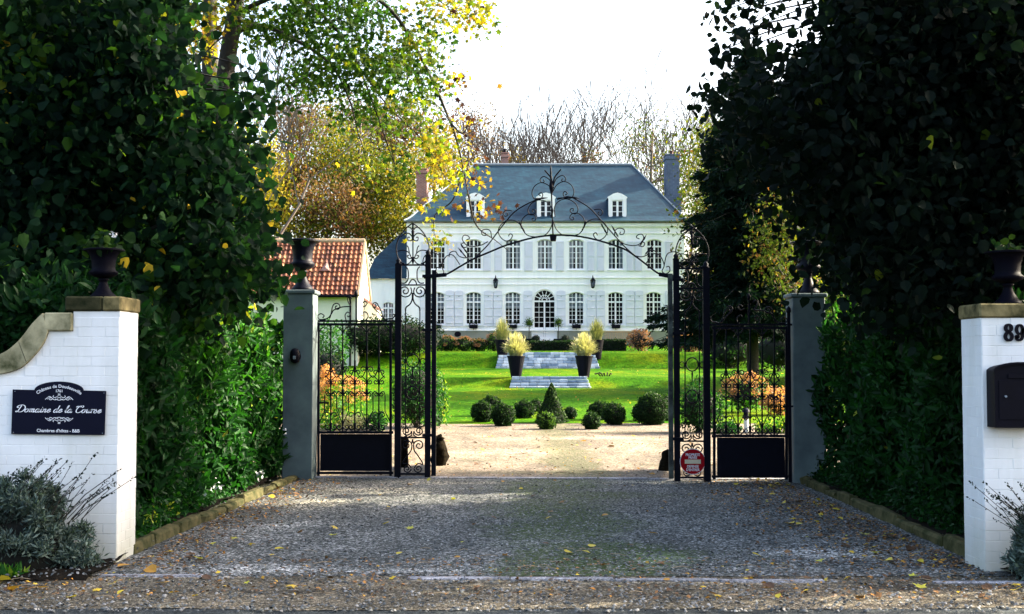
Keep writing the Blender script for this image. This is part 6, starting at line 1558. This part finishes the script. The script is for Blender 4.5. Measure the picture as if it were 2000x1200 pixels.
# bare trees over the roof
def bare_tree(label, px, Y, zt, spread, seed, levels=5, lean=0, grp='bare winter trees above the slate roof', r0=.2, stems=2):
    r = random.Random(seed); g = T(Y); base = Vector((X_(px, Y), Y, g - .1)); t = thing('bare_tree', label, 'tree', (base.x, Y, g), grp)
    tb = MB(); bb = MB(); H = zt - g
    def grow(p, d, L, rr, lv):
        m = 3; P = [p]; q = p
        for i in range(m):
            d = (d + Vector((r.gauss(0, .1), r.gauss(0, .1), .06))).normalized(); q = q + d*L/m; P.append(q)
        rr = max(rr, .024); e = max(rr*.66, .020); (tb if lv >= levels - 1 else bb).tube(P, [rr + (e-rr)*i/m for i in range(m+1)], 6 if lv >= levels-1 else 3, cap=False)
        if lv <= 0: return
        k = 3 if lv > 2 else 2 + (r.random() < .6)
        for i in range(k):
            ax = Vector((r.gauss(0, 1), r.gauss(0, 1), r.gauss(0, .4))).normalized(); nd = (d + ax*spread*r.uniform(.9, 1.8)).normalized(); nd = (nd + Vector((0, 0, .16))).normalized()
            grow(P[-1] if i < 2 else P[2], nd, L*r.uniform(.66, .85), e*r.uniform(.6, .85), lv - 1)
    for s_ in range(stems): grow(base, Vector((lean + r.uniform(-.15, .15), r.uniform(-.1, .1), 1)).normalized(), H*.325*r.uniform(.9, 1.05), r0*(1 if s_ == 0 else .8), levels)
    tb.build('trunk', M['bark_far'], t, True); bb.build('branches', M['bark_far'], t)['kind'] = 'stuff'
for i, (px, top, sp_, ln, lb) in enumerate(((985, 205, .42, 0, 'fine twigged bare tree rising behind the small ridge chimney'), (1042, 195, .34, -.03, 'bare tree with upright stems just right of the ridge chimney'), (1085, 205, .34, .05, 'bare tree standing over the middle of the ridge'),
    (1128, 222, .36, .12, 'bare tree leaning right over the middle of the ridge'), (1170, 262, .4, .12, 'lowest bare tree sloping right beside the sky gap'), (1255, 180, .42, -.02, 'tallest bare tree right of the sky gap'), (1300, 200, .4, .05, 'bare tree directly behind the right chimney'), (1352, 230, .42, .08, 'bare tree right of the blue chimney'), (930, 225, .42, -.05, 'bare tree mingled with pink leaves left of the ridge chimney'))):
    Y = 90 + (i*37 % 9); bare_tree(lb, px, Y, W(px, top, Y).z, sp_, 40 + i, lean=ln, levels=5, stems=2 if i in (1, 3, 5) else 1)
for i, (px, top, Y, lb) in enumerate(((600, 220, 92, 'bare brown tree top showing left above the autumn wood'), (540, 250, 90, 'bare tree standing farthest left in the autumn wood'), (500, 60, 60, 'bare thin tree showing against sky beside the maple trunk'))):
    bare_tree(lb, px, Y, W(px, top, Y).z, .42, 80 + i, levels=5, grp='bare trees on the left', r0=.16, stems=1)
# wooded slope closing the horizon behind everything
n = 26000; x = NR.uniform(-75, 80, n); z = NR.rand(n); top = 5.5 + 1.6*np.sin(x*.21) + 1.1*np.sin(x*.53 + 1)
P = np.array([x, 104 + NR.uniform(-2, 2, n), T(104) - .5 + z*top]).T; P = P[(P[:, 0] < -6) | (P[:, 0] > 12) | (P[:, 2] < 11)]
o = leaves('distant_wood', P, .55, np.clip(.35 + .3*np.sin(P[:, 0]*.3) + NR.normal(size=len(P))*.15, 0, .85), 'rhomb', M['lf_autumn'], None, nbias=np.tile([0, -.6, .3], (len(P), 1)))
tag(o, 'distant strip of low mixed woodland closing the view behind house and cottage', 'woodland', None, 'stuff')
# trees out to the right that throw the bands of shade over lawn and roof
far_tree('green_tree', 'broad garden tree far right beyond the spruces', 1750, 61, [(1750, 330, 230, 230, .2, .5, 110)], 60, .7, .24, M['lf_linden'], group='trees right of the house', bark='bark', depth=3.5)
far_tree('green_tree', 'tall tree beyond the right end of the house', 1560, 80, [(1560, 330, 110, 140, .3, .6, 22)], 50, .8, .26, M['lf_autumn'], group='trees right of the house', bark='bark', depth=3)

# ---- shrubs and beds of the garden
def shrub(name, label, cat_, px, Y, w_, h, n, size, mat, t0, t1, tmpl='rhomb', core=True, group=None, zb=None, D=None, heads=None):
    z0 = T(Y) if zb is None else zb; c = (X_(px, Y), Y, z0 + h*.5); t = thing(name, label, cat_, (c[0], Y, z0), group); R = np.array([w_/2, (D or w_)/2, h/2])
    d = nrm(NR.normal(size=(n, 3))); f = 1 + .14*np.sin(d[:, 0]*6 + px) + .12*np.sin(d[:, 2]*7 + d[:, 1]*4)
    P = np.array(c) + d*R*f[:, None]*(NR.uniform(.25, 1.08, (n, 1))**.5); P = P[P[:, 2] > z0]
    leaves('foliage', P, size, np.clip(NR.uniform(t0, t1, len(P)), 0, 1), tmpl, mat, t, up=.3)
    b = MB()
    for k in range(9): q = Vector(P[k*7 % len(P)]); b.tube([(c[0] + rnd.uniform(-.05, .05), Y, z0 - .03), ((c[0]+q.x)/2, (Y+q.y)/2, (z0+q.z)/2 + .05), q], [.02, .012, .005], 4)
    b.build('stems', M['bark'], t)
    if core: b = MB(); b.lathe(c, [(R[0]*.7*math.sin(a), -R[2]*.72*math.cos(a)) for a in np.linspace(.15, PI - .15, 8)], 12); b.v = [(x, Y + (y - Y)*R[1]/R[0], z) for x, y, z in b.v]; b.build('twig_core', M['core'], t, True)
    if heads:
        mh, nh, rh, th0, th1 = heads
        for k in range(nh):
            a = rnd.uniform(0, 2*PI); e = rnd.uniform(-.1, 1.3); q = Vector((c[0] + R[0]*1.0*math.cos(a)*math.cos(e), Y + R[1]*math.sin(a)*math.cos(e), c[2] + R[2]*1.02*math.sin(e)))
            dd = nrm(NR.normal(size=(70, 3))); leaves('flower_head', np.array(q) + dd*rh*np.array([1, 1, .85]), rh*.5, np.clip(NR.uniform(th0, th1, 70), 0, 1), 'rhomb', M['lf_dry'], t, kind=None, nbias=dd)
    return t
GH = 'hydrangeas with faded blooms'
shrub('hydrangea', 'hydrangea with orange faded blooms seen through the left foot gate', 'shrub', 668, 31, 1.25, .95, 800, .10, M['lf_laurel'], .75, 1, core=False, group=GH, heads=(0, 34, .1, .35, .85))
shrub('hydrangea', 'taller pale orange bloom spike at the left of the orange hydrangea', 'shrub', 638, 31.6, .42, 1.22, 500, .08, M['lf_dry'], .55, .95, core=False, group=GH, heads=(0, 12, .09, .4, .8))
shrub('hydrangea', 'hydrangea with pinkish brown blooms seen through the right foot gate', 'shrub', 1455, 32, 1.15, .95, 1300, .085, M['lf_laurel'], .4, .9, group=GH, heads=(0, 30, .11, .25, .7), zb=.3)
shrub('hydrangea', 'lower browning hydrangea right of the pink one near the right pillar', 'shrub', 1520, 31, .9, .7, 900, .08, M['lf_dry'], .3, .8, group=GH, heads=(0, 14, .09, .3, .7))
shrub('flowering_bush', 'dense dark evergreen bush behind the left narrow panel', 'shrub', 815, 27, 1.25, 1.5, 5200, .075, M['lf_laurel'], .05, .7, 'laurel', group=None)
shrub('flowering_bush', 'pale sprawling fringe of the evergreen bush leaning right of the left gate leaf', 'shrub', 858, 27.6, .45, 1.15, 1000, .08, M['lf_laurel'], .5, 1, 'laurel', core=False)
shrub('evergreen_bush', 'dark evergreen bush behind the right narrow panel and red sign', 'shrub', 1365, 25.5, .95, 1.05, 3600, .075, M['lf_laurel'], 0, .55, 'laurel')
for px, Y, w_, h, lb in ((640, 26.2, .7, .38, 'yellow green border plants low behind the left foot gate'), (690, 26.4, .7, .36, 'yellowing border plants in the middle of the left bed'), (735, 26.0, .5, .42, 'dark leaved border plant near the outer left post'), (1420, 25.2, .6, .25, 'low dark border plants left of the garden lantern'), (1500, 25.4, .6, .3, 'bluish low plant right of the garden lantern'), (1545, 25.4, .5, .35, 'yellowish plant beside the right pillar')):
    shrub('border_plant', lb, 'plant', px, Y, w_, h, 700, .07, M['lf_laurel'] if 'dark' in lb or 'blu' in lb else M['lf_straw' if 'yellowing' in lb else 'lf_laurel'], .1 if 'dark' in lb else .6, .5 if 'dark' in lb else 1, core=False, group='border plants behind the foot gates')
for i, (px, w_, lb) in enumerate(((700, 1.7, 'left'), (745, 1.6, 'middle'), (800, 2.2, 'right'))):
    shrub('dark_hedge_bush', f'{lb} one of three dark dense bushes before the house wing', 'shrub', px, 56.8 + i*.4, w_*1.25, 1.75, 3200, .13, M['lf_box'], 0, .4, group='dark bushes before the house wing', zb=T(58) - .1)
shrub('olive_bush', 'loose olive green bush left behind the left foot gate', 'shrub', 645, 50, 1.5, 2.2, 1700, .12, M['lf_laurel'], .3, .9, core=False)
shrub('dark_bush', 'dark shrub mass at the far left edge of the lawn', 'shrub', 640, 44, 1.4, 1.5, 1800, .12, M['lf_spruce'], .2, .9)
for px, w_, h, lb in ((872, 1.0, .8, 'first hydrangea right of the open left gate leaf below the plinth'), (905, 1.0, .75, 'second pinkish hydrangea below the cellar vent'), (935, .9, .7, 'third dark hydrangea below the plinth'), (965, .9, .95, 'fourth hydrangea with rosy heads beside the left rear pot')):
    shrub('hydrangea', lb, 'shrub', px, 64.5, w_, h, 800, .12, M['lf_box'], .1, .8, group='hydrangeas below the house plinth', heads=(0, 14, .1, .1, .6))
shrub('hydrangea', 'rust brown hydrangea right of the wooden bench', 'shrub', 1250, 64.5, 1.3, 1.15, 900, .12, M['lf_dry'], 0, .35, group='hydrangeas below the house plinth', heads=(0, 16, .11, 0, .4))
def box_hedge(label, pxa, pxb, Y, h, D=.6, t1=.35):
    xa, xb_ = X_(pxa, Y), X_(pxb, Y); z0 = T(Y); t = thing('low_box_hedge', label, 'hedge', ((xa+xb_)/2, Y, z0), 'low clipped hedges below the house'); n = int((xb_ - xa)*900)
    x = NR.uniform(xa, xb_, n); s = NR.rand(n); y = np.where(s < .5, Y - D/2 + NR.normal(size=n)*.03, NR.uniform(Y - D/2, Y + D/2, n)); z = z0 + np.where(s < .5, NR.uniform(0, h, n), h + NR.normal(size=n)*.03)
    leaves('foliage', np.array([x, y, z]).T, .08, NR.uniform(0, t1, n) + (s > .5)*.15, 'rhomb', M['lf_box'], t, up=.3)
    b = MB(); b.box(xa + .05, xb_ - .05, Y - D/2 + .05, Y + D/2 - .05, z0 - .1, z0 + h - .05); b.build('twig_core', M['core'], t)
box_hedge('long low clipped hedge between the two rear grass pots', 1025, 1152, 66.0, .52)
box_hedge('short dark low hedge in front of the wooden bench', 1172, 1224, 65.5, .6)
for px, Y, w_, h, lb, mm in ((1345, 62, 2.0, 1.0, 'brown and green shrubs beyond the right gate post', 'lf_dry'), (1430, 56, 3.0, 1.8, 'dark shrubs under the spruce skirts', 'lf_box'), (1520, 52, 2.6, 1.9, 'dark shrubs behind the right foot gate', 'lf_box')):
    shrub('mixed_shrub', lb, 'shrub', px, Y, w_, h, 1500, .14, M[mm], 0, .5, group='shrubs at the right edge of the lawn')
shrub('sunlit_bush', 'bright green sunlit bush showing above the right hedge beside the pillar', 'shrub', 1645, 17.6, 1.2, 1.3, 1500, .11, M['lf_laurel'], .7, .98, 'laurel', core=False, zb=1.3)
c = Vector((X_(1178, 47), 47, T(47))); t_ = thing('uprooted_root', 'small dark twisted root lying on the lawn right of the front pot', 'root', tuple(c)); b = MB()
for k in range(5): b.tube([c + Vector((-.1 + k*.08, 0, .03)), c + Vector((-.2 + k*.12, 0, .14)), c + Vector((-.32 + k*.16, .05, .12 + .05*(k % 2)))], .03, 5)
b.build('root', M['bark'], t_)
# rough grass standing along the near part of the lawn
n = 42000; y = 28.35 + (NR.rand(n)**1.6)*22; x = NR.uniform(-16, 18, n); P = np.array([x, y, np.interp(y, TX, TZ) + .01]).T
o = leaves('grass', P, .075, np.clip(NR.uniform(.1, .75, n), 0, 1), 'blade', M['lf_grass'], None, dirs=NR.normal(size=(n, 3))*.5 + np.array([0, 0, 1.]))
tag(o, 'short green grass blades growing over the near part of the lawn', 'grass', None, 'stuff')
n = 9000; x = NR.normal(.6, .75, n); y = NR.uniform(9.4, 17, n); m = (np.abs(x) < 3) & ((np.sin(x*2.3 + y*1.1) + np.sin(y*2.1)) > .1) & (y < 15); P = np.array([x, y, np.full(n, .014)]).T[m]
o = leaves('moss_grass', P, .024, NR.uniform(0, .6, len(P)), 'blade', M['lf_grass'], None, dirs=NR.normal(size=(len(P), 3))*.8 + np.array([0, 0, 1.]))
tag(o, 'thin moss and grass growing through the gravel of the drive', 'moss', None, 'stuff')
# loose stones on drive and verge
n = 15000; y = 7.9 + 9.4*NR.rand(n)**1.3; x = NR.uniform(-4.3, 4.4, n); P = np.array([x, y, np.where((x < -3.1) & (y > 8.95), .045, .010)]).T
o = leaves('loose_gravel', P, .024, NR.rand(n), 'stone', M['stones'], None, up=2.5); tag(o, 'loose pale and dark chippings scattered over drive and verge', 'gravel', None, 'stuff')

# ---- fallen leaves, each one its own
zone_w = [('right', 92), ('left', 36), ('middle', 66), ('verge', 54), ('forecourt', 40)]
fm = []
for q in range(6):
    tv, tf = TMPL['maple' if q % 2 else 'linden']; me = bpy.data.meshes.new('fallen_leaf'); cr = rnd.uniform(-.5, .9)
    me.from_pydata([(x - .4, y, .06 + z + cr*(y*y*1.1) + cr*.25*(x - .4)**2) for x, y, z in tv], [], tf); at = me.attributes.new('tint', 'FLOAT', 'FACE'); tt = [.12, .35, .6, .78, .85, .95][q]; at.data.foreach_set('value', [tt]*len(tf)); me.materials.append(M['lf_fallen']); fm.append((me, ['dark brown', 'tan brown', 'orange', 'golden yellow', 'bright yellow', 'yellow green'][q]))
def leafy(x, y, z, s, q, place):
    me, cn = fm[q]; o = bpy.data.objects.new('fallen_leaf', me); COL.objects.link(o); o.location = (x, y, z + .012); fl = rnd.uniform(.4, 1.15); o.scale = (s, s, s*fl); o.rotation_euler = (rnd.gauss(0, .22), rnd.gauss(0, .22), rnd.uniform(0, 6.28))
    tag(o, f'{"small" if s < .075 else "large"} {"flat" if fl < .75 else "curled"} {cn} {"maple" if q % 2 else "rounded"} leaf {place}', 'leaf', 'fallen leaves')
for zn, n in zone_w:
    for i in range(n):
        if zn == 'right': y = rnd.uniform(9.6, 16.5); x = 3.55 - abs(rnd.gauss(0, .55)); pl = 'by the right kerb'
        elif zn == 'left': y = rnd.uniform(9.8, 16.7); x = -2.95 + abs(rnd.gauss(0, .35)); pl = 'by the left kerb'
        elif zn == 'middle': y = rnd.uniform(9.5, 16.5); x = rnd.uniform(-2.4, 3.0); pl = 'on the open gravel'
        elif zn == 'verge': y = rnd.uniform(8.3, 9.15); x = rnd.uniform(-4.0, 4.2) if rnd.random() < .6 else rnd.uniform(1.5, 4.0); pl = 'on the gritty verge'
        else: y = rnd.uniform(17.2, 25); x = rnd.uniform(-2.6, 3.4); pl = 'on the pale forecourt'
        q = rnd.choices(range(6), [4, 4, 1.2, 3, 2, 1.6])[0]
        if zn in ('right', 'left', 'middle'): pl += ' ' + ('near the road' if y < 11 else 'before the halfway point' if y < 12.7 else 'past halfway' if y < 14.6 else 'near the gates')
        elif zn == 'verge': pl += ' ' + ('before the sign wall' if x < -2.2 else 'left of centre' if x < .3 else 'right of centre' if x < 3 else 'by the letterbox wall')
        else: pl += ' ' + ('on the left' if x < -.6 else 'in the middle' if x < 1.6 else 'on the right')
        leafy(x, y, T(y) + (.012 if zn != 'verge' else .006), rnd.uniform(.05, .10) if zn != 'forecourt' else rnd.uniform(.08, .13), q, pl)
for px, py, q in ((38, 1152, 2), (85, 1150, 2), (60, 1156, 1), (17, 1136, 4), (575, 1147, 3), (250, 1107, 2), (300, 1115, 2), (1975, 1155, 4), (1790, 1150, 5)):
    d = (py - 706); y = CAMZ*F/d; leafy(X_(px, y), y, .012, .115, q, 'at the edge of the road')
n = 7000; z = NR.rand(n); x = np.where(z < .5, 3.6 - np.abs(NR.normal(size=n))*.6, np.where(z < .7, -3.0 + np.abs(NR.normal(size=n))*.35, NR.uniform(-4, 4.3, n))); y = np.where(z > .7, NR.uniform(8.3, 10, n), NR.uniform(9.5, 17, n))
P = np.array([x, y, np.full(n, .016)]).T
o = leaves('leaf_litter', P, .038, np.clip(NR.normal(.25, .25, n), 0, 1), 'rhomb', M['lf_fallen'], None, up=2.2); tag(o, 'small brown leaf fragments and litter collected along kerbs and verge', 'leaf litter', None, 'stuff')
b = MB()
for i in range(70):
    y = rnd.uniform(8.2, 10.5); x = rnd.uniform(-4, 4.2); a = rnd.uniform(-.6, .6); L = rnd.uniform(.04, .16); b.tube([(x, y, .022), (x + L*math.cos(a)*.5, y + L*math.sin(a)*.5, .03), (x + L*math.cos(a), y + L*math.sin(a), .02)], .0022, 4)
tag(b.build('twig_litter', M['wood']), 'thin dry twigs scattered on the verge and drive mouth', 'twigs', None, 'stuff')

n = 1500; P = np.array([NR.uniform(-3.5, 4.5, n), 17.1 + 11*NR.rand(n)**1.5, np.full(n, .0)]).T; P[:, 2] = np.interp(P[:, 1], TX, TZ) + .02
o = leaves('forecourt_litter', P, .045, np.clip(NR.normal(.25, .3, n), 0, 1), 'rhomb', M['lf_fallen'], None, up=2); tag(o, 'brown and yellow leaf scraps strewn over the sunlit forecourt', 'leaf litter', None, 'stuff')
n = 700; y = NR.uniform(28.6, 62, n); P = np.array([NR.uniform(-9, 12, n), y, np.interp(y, TX, TZ) + .05]).T
o = leaves('lawn_leaf_litter', P, .07, np.clip(NR.normal(.6, .25, n), 0, 1), 'rhomb', M['lf_fallen'], None, up=1.5); tag(o, 'dry leaves scattered thinly over the lawn', 'leaf litter', None, 'stuff')
